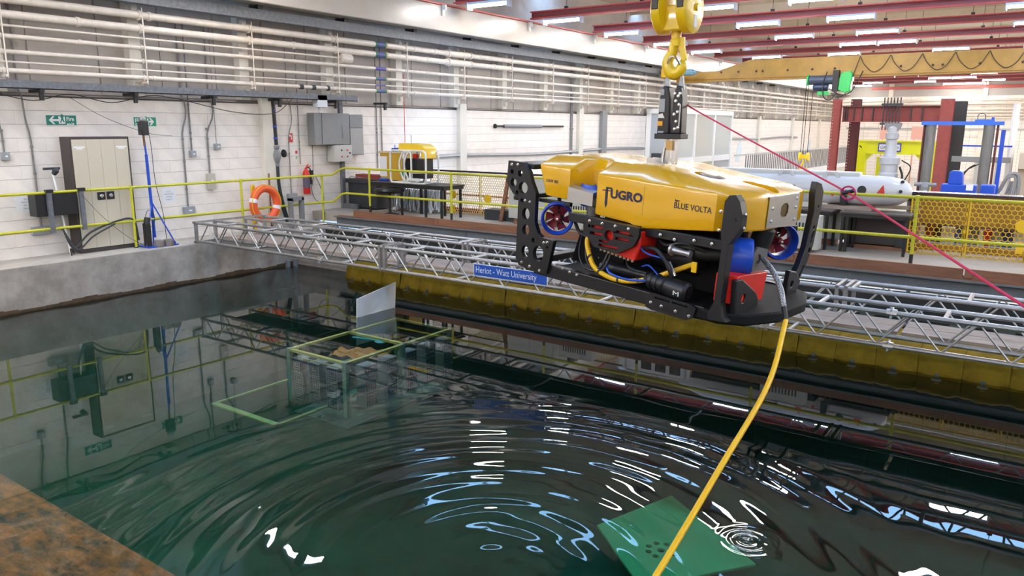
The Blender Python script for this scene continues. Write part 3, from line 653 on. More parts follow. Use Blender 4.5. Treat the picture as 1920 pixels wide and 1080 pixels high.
# ---- stainless plates
MB().plate([(.60, .68), (.87, .665), (.87, .775), (.60, .80)], (), .006, sv).xf(Matrix.Translation((0, -.02, 0))).add([(.60, -.02, .80), (.87, -.02, .775), (.87, .05, .79), (.60, .05, .815)], [(0, 1, 2, 3)]).build('side_cover', M_steel, rv)
oct_ = [(.66, .74), (.70, .715), (.77, .715), (.80, .745), (.80, .80), (.76, .825), (.70, .825), (.66, .80)]
fp = MB().plate([(.44, .65), (.99, .62), (.99, .885), (.44, .885)], [oct_], .006, fr=lambda a, b, c: (2.20+c, a, b)).box(2.06, 2.20, .44, .99, .885, .890).build('front_cover', M_steel, rv)
MB().box(2.190, 2.193, .64, .82, .70, .84).build('window', mat('window_brown', (.12, .07, .01), .3), rv)
bolts(fp, [(.50, .70), (.50, .80), (.93, .68), (.93, .78), (.93, .85)], 2.204, True)
# ---- thrusters
def thruster(c, ax, r=.145, lab=None):
    t = MB().lathe([(r*.80, .06), (r*.93, .10), (r, .08), (r, -.02), (r*.92, -.09), (r*.86, -.09), (r*.82, -.02)], (0, 0, 0), ax, 32, closed=True).build('thruster', M_blue, rv, smooth=True, loc=c)
    A = Vector(ax).normalized(); u = A.orthogonal().normalized(); q = A.cross(u)
    pr = MB().lathe([(0, .09), (.022, .08), (.032, .05), (.034, -.03), (.03, -.05), (0, -.05)], (0, 0, 0), ax, 16)
    for k in range(6):
        t0 = 2*PI*k/6; vs = []
        for rr, wd, tw in ((.03, .30, .9), (.07, .46, .7), (.115, .42, .45)):
            for s in (-1, 1):
                an = t0+s*wd*.9+rr*3; vs.append(tuple((u*math.cos(an)+q*math.sin(an))*rr+A*(s*tw*.028)))
        pr.add(vs, [(0, 1, 3, 2), (2, 3, 5, 4)])
    pr.build('propeller', M_prop, t, smooth=True)
    MB().lathe([(0, .102), (.012, .10), (.012, .08)], (0, 0, 0), ax, 10).build('hub_nut', M_bolt, t)
    MB().lathe([(.0, -.06), (.05, -.07), (.055, -.12), (.055, -.30), (.04, -.33), (0, -.33)], (0, 0, 0), ax, 16).tube([tuple(A*-.14), tuple(A*-.14+Vector((0, 0, .2)))], .018, 6).tube([tuple(A*-.05+u*r*.85), tuple(A*-.12)], .008, 5).tube([tuple(A*-.05-u*r*.85), tuple(A*-.12)], .008, 5).tube([tuple(A*-.05+q*r*.85), tuple(A*-.12)], .008, 5).build('motor', M_blackm, t, smooth=True)
    return t
thruster((.44, .06, .50), (.60, -.80, 0)); thruster((2.05, 1.02, .47), (.76, -.65, 0), r=.155)
thruster((2.07, .30, .42), (.85, .50, 0), r=.15); thruster((.47, W_-.08, .50), (-.6, -.8, 0))
thruster((.745, .17, .73), (0, 0, 1), r=.125); thruster((.745, W_-.17, .73), (0, 0, 1), r=.125)
# ---- inner equipment
MB().box(.55, 1.95, .62, .68, .0, .58).build('dark_backing', M_black, rv)  # black backing put in to keep the open interior dark
for (u, v, w_, r, l) in ((.80, .40, .30, .13, .9), (1.35, .25, .42, .075, .55), (.85, .22, .12, .06, .55), (1.9, .55, .18, .11, .25)):
    MB().lathe([(r*.6, 0), (r, .01), (r, .06), (r*.92, .06), (r*.92, l-.06), (r, l-.06), (r, l-.01), (r*.6, l)], (u, v, w_), (1, 0, 0), 20).build('pressure_bottle', mat('anodised_black', (.03, .03, .035), .3, .5), rv, smooth=True)
MB().lathe([(.05, 0), (.075, .02), (.08, .12), (.06, .14), (.06, .28), (.085, .30), (.085, .36)], (.78, .12, .38), (.1, -.1, 1), 16).build('actuator', mat('tarnished_steel', (.22, .22, .22), .35, .7), rv, smooth=True)
MB().lathe([(.0, 0), (.08, .01), (.085, .05), (.085, .20), (.065, .22), (.065, .30), (0, .31)], (2.05, .66, .42), (.25, 0, 1), 18).build('tilt_unit', M_blackm, rv, smooth=True)
cm_ = MB().lathe([(.02, -.05), (.03, -.02), (.06, 0), (.068, .01), (.068, .04), (.062, .04), (.062, .06), (.068, .06), (.068, .09), (.062, .09), (.062, .11), (.068, .11), (.068, .14), (.06, .15), (.075, .17), (.078, .34), (.06, .36), (0, .36)], (1.50, -.02, .165), (1, .0, -.10), 22).build('camera_housing', M_black, rv, smooth=True)
text('housing_mark', 'M', .05, mat('mark_white', (.8, .8, .8), .5), cm_, frameM((1.76, -.101, .11), (1, 0, -.1), (0, .0, 1)), sx=1.6)
# guard with slots over the red box
G = [(.86, .585), (1.41, .575), (1.41, .50), (1.37, .42), (1.22, .335), (.98, .35), (.87, .46)]
def sl(a, b, c, d): return [(a, b), (c, b), (c, d), (a, d)]
gh = [sl(.91, .505, 1.06, .53), sl(.93, .45, 1.06, .475), sl(1.19, .50, 1.33, .525), sl(1.19, .445, 1.32, .47), sl(1.03, .40, 1.12, .42) , sl(1.03, .365, 1.22, .388), circ(1.125, .47, .045, 18)]
gu = MB().plate(G, gh, .035, sv).build('side_guard', M_black, rv, loc=(0, -.09, 0), bevel=.005); bolts(gu, [(.92, .558), (1.05, .556), (1.18, .554), (1.31, .552)], -.018)
MB().box(.95, 1.36, -.085, .0, .545, .575).box(.90, .93, -.085, .02, .45, .56).box(1.36, 1.39, -.085, .02, .48, .56).build('guard_bracket', M_black, rv)
M_redb = mat('signal_red', (.72, .02, .01), .4)
MB().plate([(.96, .345), (1.37, .295), (1.40, .42), (1.40, .54), (.92, .55), (.94, .42)], (), .30, sv).build('red_housing', M_redb, rv, loc=(0, .09, 0), bevel=.012)
cn = MB()
for k in range(9): cn.lathe([(.014, 0), (.014, -.03)], (1.0+.04*k, -.02, .343-.005*k), (0, 0, 1), 8)
stuff(cn.build('connector_row', mat('connector_brass', (.55, .45, .35), .3, .8), rv))
MB().plate([(.05, .10), (.52, .07), (.56, .29), (.16, .32), (.05, .32)], (), .18, fr=lambda a, b, c: (2.12+c, a, b)).build('red_block', M_redb, rv, bevel=.01)
MB().plate([(.36, .30), (.60, .29), (.60, .46), (.42, .50), (.36, .46)], [circ(.45, .40, .04, 14)], .02, fr=lambda a, b, c: (2.16+c, a, b)).build('pivot_plate', mat('grey_steel', (.16, .16, .16), .4, .4), rv)
# cables
def hose(name, pts, r, m, parent=rv, n=7, caps=True): return MB().tube(bez(pts, n), r, 10).build(name, m, parent, smooth=True)
M_cab = mat('cable_yellow', (.86, .50, .01), .35)
yc = hose('yellow_cable', [(.82, .10, .50), (.84, -.01, .38), (.89, -.04, .27), (.96, -.05, .17), (1.06, -.05, .125), (1.19, -.05, .105), (1.34, -.04, .12), (1.50, -.01, .17), (1.65, .04, .25), (1.80, .10, .33)], .021, M_cab)
for c in ((.905, -.045, .245), (1.02, -.05, .14), (1.22, -.05, .105), (1.40, -.03, .14)): MB().lathe([(.025, -.008), (.025, .008)], c, (1, 0, -.5 if c[0] < 1.1 else .2), 10).build('cable_tie', M_blackm, yc)
hose('blue_hose', [(1.05, 0, .22), (1.12, -.05, .15), (1.3, -.06, .13), (1.45, -.05, .15), (1.55, -.02, .16)], .010, M_blue)
for pts, r in (([(.80, .1, .45), (.84, -.02, .30), (.9, -.05, .18), (1.02, -.05, .17), (1.07, 0, .33)], .010), ([(.70, .1, .42), (.78, -.03, .24), (.88, -.05, .14), (1.05, -.05, .16), (1.10, 0, .33)], .009), ([(1.38, 0, .40), (1.55, -.05, .42), (1.68, -.05, .30), (1.70, -.02, .18)], .018), ([(1.2, .05, .3), (1.3, -.02, .22), (1.45, 0, .2)], .012), ([(.6, .1, .5), (.75, 0, .42), (.9, .0, .40)], .016), ([(1.45, .1, .5), (1.6, .0, .46), (1.75, 0, .5), (1.9, .1, .45)], .012)):
    hose('black_hose', pts, r, M_black)
for pts in ([(1.32, 0, .45), (1.45, -.05, .38), (1.62, -.04, .36)], [(1.40, 0, .25), (1.5, -.05, .28), (1.6, -.03, .2)]): hose('blue_hose', pts, .007, M_blue)
MB().lathe([(.045, 0), (.05, .02), (.03, .03), (.022, .14), (.03, .16), (.03, .18)], (1.66, -.02, .44), (1, 0, -.05), 12).build('valve', mat('valve_steel', (.4, .4, .42), .3, .8), rv, smooth=True)
MB().box(1.86, 1.90, -.03, -.015, .30, .38).build('yellow_tag', M_cab, rv)
for c in ((1.60, -.01, .36), (1.66, -.02, .34)): MB().lathe([(.012, 0), (.012, .12)], c, (.5, 0, -.8), 8).build('fitting', M_bolt, rv)
bolts(rv, [(1.55, .535), (1.68, .52), (1.85, .54), (2.0, .54), (.52, .10), (.60, .08), (.68, .06), (.76, .05)], -.016)
# roof fittings
tb = MB().lathe([(0, .035), (.10, .03), (.11, .02), (.11, 0)], (0, 0, 0), (0, 0, 1), 22).build('round_hatch', M_black, rv, loc=(1.63, .55, .955)); tb.rotation_euler = (0, math.radians(7), 0)
MB().box(-.05, .05, -.04, .04, .03, .045).build('hatch_cap', M_bolt, tb)
lb = MB().box(-.04, .04, -.05, -.035, -.05, .05).box(-.04, .04, .035, .05, -.05, .05).box(-.07, .07, -.08, .08, -.02, .008).build('lifting_bracket', M_steel, rv, loc=(1.10, .50, 1.03))

# ---- lifting release, hook block, ropes
hx, hy = -2.74, 6.30
rs = thing('lift_release', 'black quick-release clamp with silver bolts between the hook and the yellow robot', 'clamp', (hx, hy, 2.9))
def bodyp(nm, x, yy, w_):
    o = MB().plate([(-w_, .035), (w_*.95, .035), (w_*.9, .33), (w_*.55, .43), (-w_*.3, .44), (-w_*.75, .34)], (), .13, sv).build(nm, M_black, rs, bevel=.012, loc=(x, yy, 0)); return o
b1 = bodyp('left_jaw', -.055, 0, .058); b2 = bodyp('right_jaw', .062, .0, .048)
MB().box(-.125, .115, -.085, .085, -.005, .04).build('jaw_base', M_black, rs, bevel=.006)
MB().box(-.04, .01, -.072, -.066, .22, .33).box(-.035, .0, -.072, -.066, .36, .41).build('data_plate', mat('plate_grey', (.35, .36, .36), .4), b1)
MB().plate([(-.045, .17), (.01, .17), (-.01, .21), (-.045, .20)], (), .006, fr=lambda a, b, c: (a, c-.068, b)).build('decal', M_white, b1)
MB().box(-.05, -.005, -.072, -.066, .105, .145).build('orange_decal', mat('orange_decal', (.8, .35, .02), .5), b1)
text('maker_mark', 'nco', .035, M_paper, b1, frameM((-.045, -.069, .045), (1, 0, 0), (0, 0, 1)), off=.0003)
for p_ in ((-.01, .08), (.02, .09), (.0, .14), (-.02, .20), (.01, .22), (.02, .28), (-.01, .31), (.01, .35), (.025, .37), (-.02, .37)): link('bolt', bolt, b2, loc=(p_[0], -.068, p_[1]))
MB().tube([(.03, -.075, .1), (.035, -.075, .28)], .006, 6).build('trigger_rod', M_bolt, b2)
for s, nm in ((-.062, 'arm'), (.066, 'arm')): MB().plate([(s-.03, .40), (s+.03, .40), (s+.012, .52), (s-.008, .52)], (), .03, sv).build(nm, M_galv, rs, bevel=.004)
MB().tube(bez([(-.06, 0, .50), (-.055, -.03, .60), (-.02, -.065, .66), (.02, -.065, .67), (.06, -.03, .60), (.066, 0, .50)], 6), .011, 8).build('bail_ring', M_bolt, rs, smooth=True)
for s in (-.035, .035): MB().plate([(s-.02, -.34), (s+.02, -.34), (s+.022, 0), (s-.022, 0)], (), .05, sv).build('link_plate', M_steel, rs, bevel=.004)
MB().tube(bez([(-.05, -.03, -.08), (-.06, -.04, -.2), (-.03, -.05, -.32), (.03, -.05, -.32), (.06, -.04, -.2)], 5), .014, 8).build('shackle', M_bolt, rs, smooth=True)
MB().box(-.03, .03, -.045, -.02, -.10, -.02).build('spreader', mat('bronze', (.45, .30, .12), .35, .8), rs)
hb = thing('crane_hook', 'yellow twin-sheave crane hook block above the robot', 'hook', (hx, hy, 3.42))
# hook: flat C section swept
prof = []
for i in range(25):
    a = math.radians(80-i*13.2); prof.append((-.012+.085*math.cos(a)*(-1), .12+.105*math.sin(a)))
hp = [(.0, .30), (-.02, .25)]+[(-.066*math.sin(math.radians(t)), .105+.088*math.cos(math.radians(t))) for t in range(20, 181, 16)]+[(.066*math.sin(math.radians(t)), .105-.088*math.cos(math.radians(t))) for t in range(14, 120, 16)]
rr = [.038, .042]+[.040+.014*math.sin(PI*i/16) for i in range(len(hp)-4)]+[.028, .012]
MB().tube([(a, 0, b) for a, b in hp], rr[:len(hp)], 12).build('hook', M_yel2, hb, smooth=True)
MB().plate([(.0, .31), (.075, .31), (.08, .22), (.105, .14), (.075, .10), (.045, .16), (.03, .22)], (), .03, sv).build('safety_latch', M_yel2, hb, bevel=.004)
MB().lathe([(.045, 0), (.05, .05), (.04, .06), (.04, .16)], (0, 0, .24), (0, 0, 1), 14).build('shank', M_yel2, hb, smooth=True)
MB().box(-.09, .09, -.10, .10, .355, .56).build('block_body', M_yel2, hb, bevel=.015)
for s in (-.115, .105):
    d = MB().lathe([(.0, -.055), (.17, -.055), (.205, -.035), (.205, .035), (.17, .055), (.03, .058), (.03, .08), (0, .08)], (s, 0, .54), (1, 0, 0), 32).build('sheave_housing', M_yel2, hb, smooth=True)
    MB().box(s-.028, s+.028, -.212, -.12, .52, .72).build('rope_slot', M_black, d, bevel=.004)
MB().box(.160, .166, -.03, .03, .66, .71).build('data_plate', M_galv, hb); MB().box(.160, .166, -.035, .025, .38, .48).build('data_plate', M_paper, hb)
for s in (-.115, .105):
    for y_ in (-.17, .17):
        t = tag(MB().tube([(0, 0, 0), (0, 0, 3.0)], .008, 6).build('wire_rope', M_galv, loc=(hx+s, hy+y_, 4.08)), 'steel hoist rope rising from the %s side of the %s sheave' % ('near' if y_ < 0 else 'far', 'left' if s < 0 else 'right'), 'rope', 'hoist ropes of the hook block')
# ---- tether with braided sleeve and tag line
def braid():
    m = mat('braid', (.5, .5, .52), .4, .5); nt = m.node_tree; tcn = nt.nodes.new('ShaderNodeTexCoord'); ck = nt.nodes.new('ShaderNodeTexChecker'); ck.inputs['Scale'].default_value = 110
    ck.inputs[1].default_value = (.45, .46, .48, 1); ck.inputs[2].default_value = (.10, .10, .11, 1); nt.links.new(tcn.outputs['Object'], ck.inputs[0]); nt.links.new(ck.outputs[0], nt.nodes['Principled BSDF'].inputs['Base Color']); return m
tth = thing('tether', 'yellow umbilical cable from the robot down to the lower edge of the view', 'cable')
tp = [(-1.78, 5.96, 1.99), (-1.66, 5.82, 1.93), (-1.57, 5.74, 1.82), (-1.52, 5.68, 1.70)]
MB().tube(bez(tp, 6), .021, 12).build('braided_sleeve', braid(), tth, smooth=True)
MB().tube([(-1.52, 5.68, 1.70), (-1.487, 5.645, 1.61)], .019, 10).build('end_boot', M_black, tth, smooth=True)
MB().tube(bez([(-1.487, 5.645, 1.61), (-1.41, 5.04, 1.30), (-1.43, 4.23, .99), (-1.47, 3.43, .66), (-1.5, 2.6, .40), (-1.5, 1.0, .2), (-1.5, -1.5, .25), (-1.5, -3.0, .8), (-1.5, -4, .745)], 8), .0185, 12).build('cable_jacket', M_cab, tth, smooth=True)
tl = thing('tag_line', 'thin crimson rope running from the clamp down to the right edge', 'rope')
M_crim = mat('crimson_rope', (.62, .02, .09), .6)
tlp = [(-2.68, 6.40, 3.26), (-2.66, 6.38, 3.19), (-2.2, 6.05, 3.01), (-1.6, 5.56, 2.80), (-1.02, 5.08, 2.60), (-.5, 4.27, 2.455), (-.03, 3.53, 2.32), (.5, 2.7, 2.18), (1.4, .2, 2.0)]
MB().tube(bez(tlp, 6), .0065, 8).build('line', M_crim, tl, smooth=True)
MB().tube([(-1.02+.045*math.cos(a)-.008, 5.08-.02*math.cos(a), 2.605+.04*math.sin(a)) for a in [2*PI*i/16 for i in range(16)]], .006, 6, closed=True).build('loop', mat('magenta_tape', (.45, .01, .14), .5), tl, smooth=True)
MB().lathe([(.012, -.04), (.012, .04)], (-1.03, 5.09, 2.61), (1, .5, .3), 8).build('clip', M_black, tl)
# ================================================================== LEFT WALL ITEMS
CB = thing('storage_cupboard', 'beige and brown four-panel metal cupboard on the left ledge', 'cupboard', (-13.95, 6.62, .735))
MB().box(-.34, -.015, 0, 1.06, 0, 2.03).build('cupboard_body', M_brown, CB, bevel=.004)
for k in range(4):
    d = MB().box(-.014, .004, .035+.2475*k, .2795+.2475*k, .075, 1.985).build('door', M_beige, CB, bevel=.003)
    if k in (1, 2):
        yh = .20+.2475*k if k == 1 else .035+.2475*k+.085
        h = MB().box(.004, .018, yh-.07, yh+.07, .92, 1.06).build('handle_plate', M_black, d, bevel=.012); h2 = MB().lathe([(.035, 0), (.035, .012), (.02, .02)], (.018, yh, .99), (1, 0, 0), 16).build('handle', M_bolt, d)
    if k in (0, 3):
        MB().box(.004, .006, .06+.2475*k, .25+.2475*k, 1.84, 1.865).box(.004, .006, .10+.2475*k, .21+.2475*k, 1.815, 1.835).build('label_strip', M_paper, d)
def exit_sign(y, z, w_, h_, flip, lb, words):
    t = thing('fire_exit_sign', lb, 'sign', (WX+.012, y, z), 'fire exit signs on the left wall')
    g = mat('sign_green', (.0, .20, .13) if not flip else (.0, .30, .14), .4)
    g2 = mat('sign_green_b', (.0, .30, .14), .4) if flip else g
    MB().box(0, .004, -.012, w_+.012, -.012, h_+.012).build('backing', M_paper, t); MB().box(.004, .007, 0, w_, 0, h_).build('face', g2, t)
    f = lambda a, b, c: (.009+c, a, b)
    a0 = .04 if not flip else w_-.04; s = 1 if not flip else -1; m = h_/2
    MB().plate([(a0, m), (a0+s*.07, m+.07), (a0+s*.10, m+.07), (a0+s*.06, m+.018), (a0+s*.16, m+.018), (a0+s*.16, m-.018), (a0+s*.06, m-.018), (a0+s*.10, m-.07), (a0+s*.07, m-.07)], (), .002, f).build('arrow', M_paper, t)
    p0 = w_*.40
    MB().plate([(p0, .02), (p0+.11, .02), (p0+.11, h_-.02), (p0, h_-.02)], (), .002, f).build('pictogram_door', M_paper, t)
    MB().plate([(p0+.02, .04), (p0+.05, .11), (p0+.03, .15), (p0+.06, .19), (p0+.09, .16), (p0+.08, .10), (p0+.1, .05), (p0+.075, .05), (p0+.062, .09), (p0+.04, .04)], (), .002, lambda a, b, c: (.0115+c, a, b)).build('running_figure', g2, t)
    x0 = w_*.66 if not flip else .02
    for k, wd in enumerate(words): text('lettering', wd, .10, M_paper, t, frameM((.0085, x0, h_-.095-.09*k), (0, 1, 0), (0, 0, 1)), off=.0015, sx=.85)
exit_sign(6.44, 2.965, .50, .165, False, 'green fire exit sign with an arrow pointing left above the beige cupboard', ['Fire', 'exit'])
exit_sign(7.99, 2.95, .44, .165, True, 'green fire exit sign with an arrow pointing right behind the blue speaker stand', ['FIRE', 'EXIT'])
# conduits with sockets: (y, z_top, z_bottom, kink)
M_cond = mat('conduit_grey', (.24, .23, .225), .5, n=.2, nscale=10)
M_sock = mat('socket_grey', (.30, .32, .34), .4)
def conduit(y, z0, kz, dy, lb, box, r=.016):
    t = thing('conduit', lb, 'conduit', (WX+.03, y, 0), 'conduits on the left wall')
    pts = [(.0, 0, z0), (0, 0, kz-.12), (0, dy, kz+.12), (0, dy, 5.0)] if dy else [(0, 0, z0), (0, 0, 5.0)]
    if dy: pts = [(0, 0, z0), (0, 0, kz-.2), (.01, dy*.3, kz-.05), (.02, dy*.8, kz+.1), (.02, dy, kz+.25), (-.0, dy, 3.4), (-.10, dy, 3.55), (-.10, dy, 5)]
    MB().tube(pts, r, 8).build('tube', M_cond, t, smooth=True)
    for zz in (z0+.35, kz-.3, z0+.9): MB().lathe([(r*1.5, -.02), (r*1.5, .02)], (0, 0, zz), (0, 0, 1), 8).build('saddle', M_cond, t)
    if box:
        w_, h_, m = box; b = MB().box(-.02, .06, -w_/2, w_/2, z0-h_, z0).build('socket_box', m, t, bevel=.006)
        MB().box(.06, .066, -w_*.12, w_*.18, z0-h_*.6, z0-h_*.4).build('switch', M_paper, b)
    return t
conduit(5.72, 2.52, 3.0, -.08, 'conduit with a grey switch box at the left edge of the wall', (.12, .13, M_sock))
conduit(6.15, 1.25, 2.9, -.06, 'long conduit ending in a double socket behind the black cabinet on the rail', (.34, .14, M_sock))
conduit(8.95, 1.36, 3.0, .1, 'long conduit ending in a grey double socket right of the blue stand', (.24, .15, M_sock))
conduit(9.13, 2.47, 3.0, 0, 'straight conduit ending in a small switch box above the double socket', (.12, .13, M_sock))
conduit(9.50, 2.0, 3.0, .16, 'conduit running into a beige isolator box with a red switch', (.17, .32, mat('box_beige', (.48, .45, .38), .4)))
conduit(9.70, 2.60, 3.2, 0, 'thin conduit ending in a small socket near the top of the wall', (.12, .12, M_sock), r=.006)
conduit(11.55, 1.45, 2.9, .10, 'thin white conduit left of the fire extinguisher ending in a grey box', (.24, .18, M_sock), r=.010)
conduit(11.85, 2.1, 2.9, 0, 'thin white conduit directly above the fire extinguisher', None, r=.010)
conduit(14.35, 1.9, 3.2, 0, 'left one of a close pair of conduits right of the grey switch cabinets', None, r=.014)
conduit(14.52, 1.9, 3.2, 0, 'right one of a close pair of conduits right of the grey switch cabinets', None, r=.014)
conduit(24.0, 0, 3.2, 0, 'dark conduit pipe beside the cream column behind the robot', None, r=.06)
t = tag(MB().box(0, .14, -.19, .19, -1, 3.55).build('steel_stanchion', M_grey, loc=(WX, 26.3, 0)), 'grey steel stanchion on the wall behind the left part of the robot', 'stanchion')
t = thing('pull_rod', 'dark horizontal bar with a grey sleeve on the wall left of the robot', 'bar', (WX+.06, 19.4, 2.98))
MB().tube([(0, 0, 0), (0, 4.0, .0)], .03, 8).build('bar', M_blackm, t); MB().tube([(0, .45, 0), (0, 2.6, 0)], .055, 8).build('sleeve', M_grey, t); MB().lathe([(.07, -.02), (.07, .02)], (0, 0, 0), (0, 1, 0), 10).build('bracket', M_blackm, t)
# notices
def notice(y, z, w_, h_, lb, lines, m=M_paper, sz=.035):
    t = thing('notice', lb, 'notice', (WX+.006, y, z)); MB().box(0, .004, 0, w_, 0, h_).build('sheet', m, t)
    for k, s in enumerate(lines): text('print', s, sz, mat('print_grey', (.25, .25, .28), .6), t, frameM((.005, w_/2, h_-.085-.052*k), (0, 1, 0), (0, 0, 1)), align='CENTER', ext=.0004)
    return t
notice(5.80, 1.50, .37, .30, 'white printed notice on the wall left of the black cabinet', ['R.C.D.', 'PROTECTED', 'WATER', 'FACILITY'])
notice(8.42, 1.46, .30, .30, 'white printed notice on the wall right of the blue stand', ['R.C.D.', 'PROTECTED', 'WATER', 'FACILITY'])
t = notice(11.58, 2.60, .11, .20, 'red fire extinguisher notice above the green-edged tag', [], M_red); MB().lathe([(.028, 0), (.028, .002)], (.004, .03, .15), (1, 0, 0), 10).box(.004, .006, .06, .08, .06, .16).build('flame_mark', M_paper, t)
t = notice(11.73, 2.2, .075, .22, 'small white and red tag above the fire extinguisher', [], M_paper); MB().box(.004, .006, .008, .067, .14, .21).build('red_field', M_red, t); MB().box(.004, .006, .015, .06, .02, .09).build('green_field', mat('pale_green', (.3, .5, .3), .5), t)
# blue speaker stand
st = thing('speaker_stand', 'blue painted tripod stand with a black lamp head beside the cupboard', 'stand', (-13.86, 7.95, .735))
MB().tube([(0, 0, .15), (0, -.02, 1.7)], .028, 10).tube([(0, -.02, 1.7), (0, -.04, 2.05)], .018, 8).build('mast', M_blue, st, smooth=True)
MB().tube([(0, -.035, 1.85), (0, -.04, 2.07)], .02, 8).build('rusty_stem', mat('rust', (.18, .08, .05), .7), st)
hd = MB().box(-.07, .07, -.10, .04, 2.05, 2.3).build('lamp_head', M_black, st, bevel=.01); MB().box(-.05, .05, -.09, .02, 2.3, 2.38).build('head_top', M_galv, hd, bevel=.02); MB().tube([(0, -.16, 2.06), (0, .05, 2.06)], .008, 5).build('clamp_bar', M_bolt, hd)
for a, b in ((.2, -.28), (.22, .28), (-.15, .05)): MB().tube([(0, 0, .82), (a, b, .02)], .014, 6).build('leg', M_blue, st)
MB().box(-.08, .3, -.3, .3, 0, .02).build('foot_bar', M_blue, st)
MB().tube(bez([(0, .03, 2.3), (.03, .07, 1.9), (.02, .10, 1.2), (.05, .18, .6), (.06, .2, .1)], 6), .006, 5).build('cable', M_blackm, st)
MB().tube([(0.04, -.08+.09*math.cos(a), .52+.16*math.sin(a)) for a in [i*.45 for i in range(28)]], .006, 5).build('coiled_cable', M_dgrey, st)
wt_ = None
for k, y in enumerate((7.95, 8.13)):
    if not k:
        wt_ = tag(MB().lathe([(.04, 0), (.09, .0), (.095, .02), (.095, .1), (.085, .12), (.03, .12)], (0, 0, 0), (0, 0, 1), 18).build('ballast_weight', mat('cast_iron', (.22, .19, .18), .7, n=.3), smooth=True, loc=(-13.62, y-.06, .735)), 'cast iron ballast weight on the stand foot, the left one', 'weight', 'ballast weights by the blue stand')
    else: q = dup(wt_, (-13.60, y-.06, .735)); q['label'] = 'cast iron ballast weight on the stand foot, the right one'
t = tag(MB().box(0, .1, -.05, .05, 0, .45).lathe([(.06, 0), (.05, .14)], (.05, 0, .42), (0, .2, 1), 10).build('black_tool', M_blackm, loc=(-13.75, 7.72, .735)), 'black hand tool leaning between the cupboard and the blue stand', 'tool')
# mop with white pole
mp = thing('mop', 'mop with a silver pole leaning head up against the cupboard side', 'mop', (-13.9, 6.42, .735))
MB().tube([(0, 0, 0), (-.15, -.08, 1.42)], .017, 8).build('pole', M_cwhite, mp, smooth=True); MB().lathe([(.0, 0), (.04, .03), (.055, .10), (.03, .14), (0, .16)], (-.15, -.08, 1.38), (.3, .5, 1), 10).box(-.18, -.13, -.22, .04, 1.48, 1.52).build('mop_head', M_dgrey, mp)
MB().tube([(0, 0, .12), (.02, .05, .02)], .015, 6).tube([(0, 0, .12), (.02, -.0, .0)], .018, 6).build('pole_foot', M_blackm, mp)
# black cabinet hung from the rail
bc = thing('rail_cabinet', 'black steel cabinet hung from the yellow rail by grey straps', 'cabinet', (-13.83, 5.93, 1.45))
MB().box(-.30, -.03, 0, .68, .0, .38).build('cabinet_body', M_black, bc, bevel=.006)
hk = MB().box(-.028, .03, 0, .07, -.28, .43).mesh('strap', M_galvd); hk2 = MB().box(-.035, .035, -.02, .10, .395, .45).mesh('hook_tape', M_black)
for y in (.17, .70): q = link('strap', hk, bc, loc=(0, y, 0)); link('hook_tape', hk2, q)
MB().box(-.12, -.1, .3, .6, .38, .40).build('red_strip', M_red, bc)
ln = tag(MB().tube(bez([(0, 0, 0), (.0, .15, -.35), (0, .45, -.12), (0, .9, .03), (0, 1.25, .04), (0, 1.33, -.35)], 7), .018, 6).tube(bez([(0, .02, -.05), (.02, .2, -.38), (.02, .5, -.18), (.02, .9, .0)], 7), .014, 6).build('cable_bundle', M_dgrey, smooth=True, loc=(-13.84, 6.3, 1.22)), 'grey cable bundle slung along the middle yellow rail before the cupboard', 'cable')
tag(MB().tube(bez([(0, 0, 0), (.03, .3, -.4), (.05, .7, -.8), (.06, 1.0, -1.0)], 6), .004, 5).build('thin_cord', M_blackm, loc=(-13.8, 6.66, 1.78)), 'thin dark cord hanging across the cupboard doors', 'cord')
tag(MB().tube(bez([(0, 0, 0), (0, .6, -.12), (0, 1.2, .0), (0, 1.9, -.12), (0, 2.6, .02), (0, 3.2, -.02), (0, 4.4, -.24), (0, 5.4, -.25), (0, 5.9, .05)], 7), .008, 5).build('slung_wire', M_blackm, loc=(-13.9, 5.5, 3.48)), 'black wire slung in loops under the dark cable channel', 'wire')
tag(MB().tube(bez([(0, 0, 0), (0.2, .5, -.35), (.3, 1.2, -.62), (.3, 1.7, -.68)], 7), .004, 5).build('slack_wire', M_blackm, loc=(-14.1, 6.75, 3.45)), 'thin slack wire between the two fire exit signs', 'wire')
tag(MB().tube(bez([(0, 0, 0), (0, .02, -.6), (0, .0, -1.2), (0, -.06, -1.5), (0, .05, -1.75), (0, .28, -1.8), (0, .25, -1.55), (0, .05, -1.15)], 8), .007, 5).box(-.02, .02, -.12, .0, -1.16, -1.05).build('hanging_lead', M_blackm, smooth=True, loc=(WX+.04, 12.2, 3.0)), 'black lead looping down the wall right of the extinguisher', 'cable')
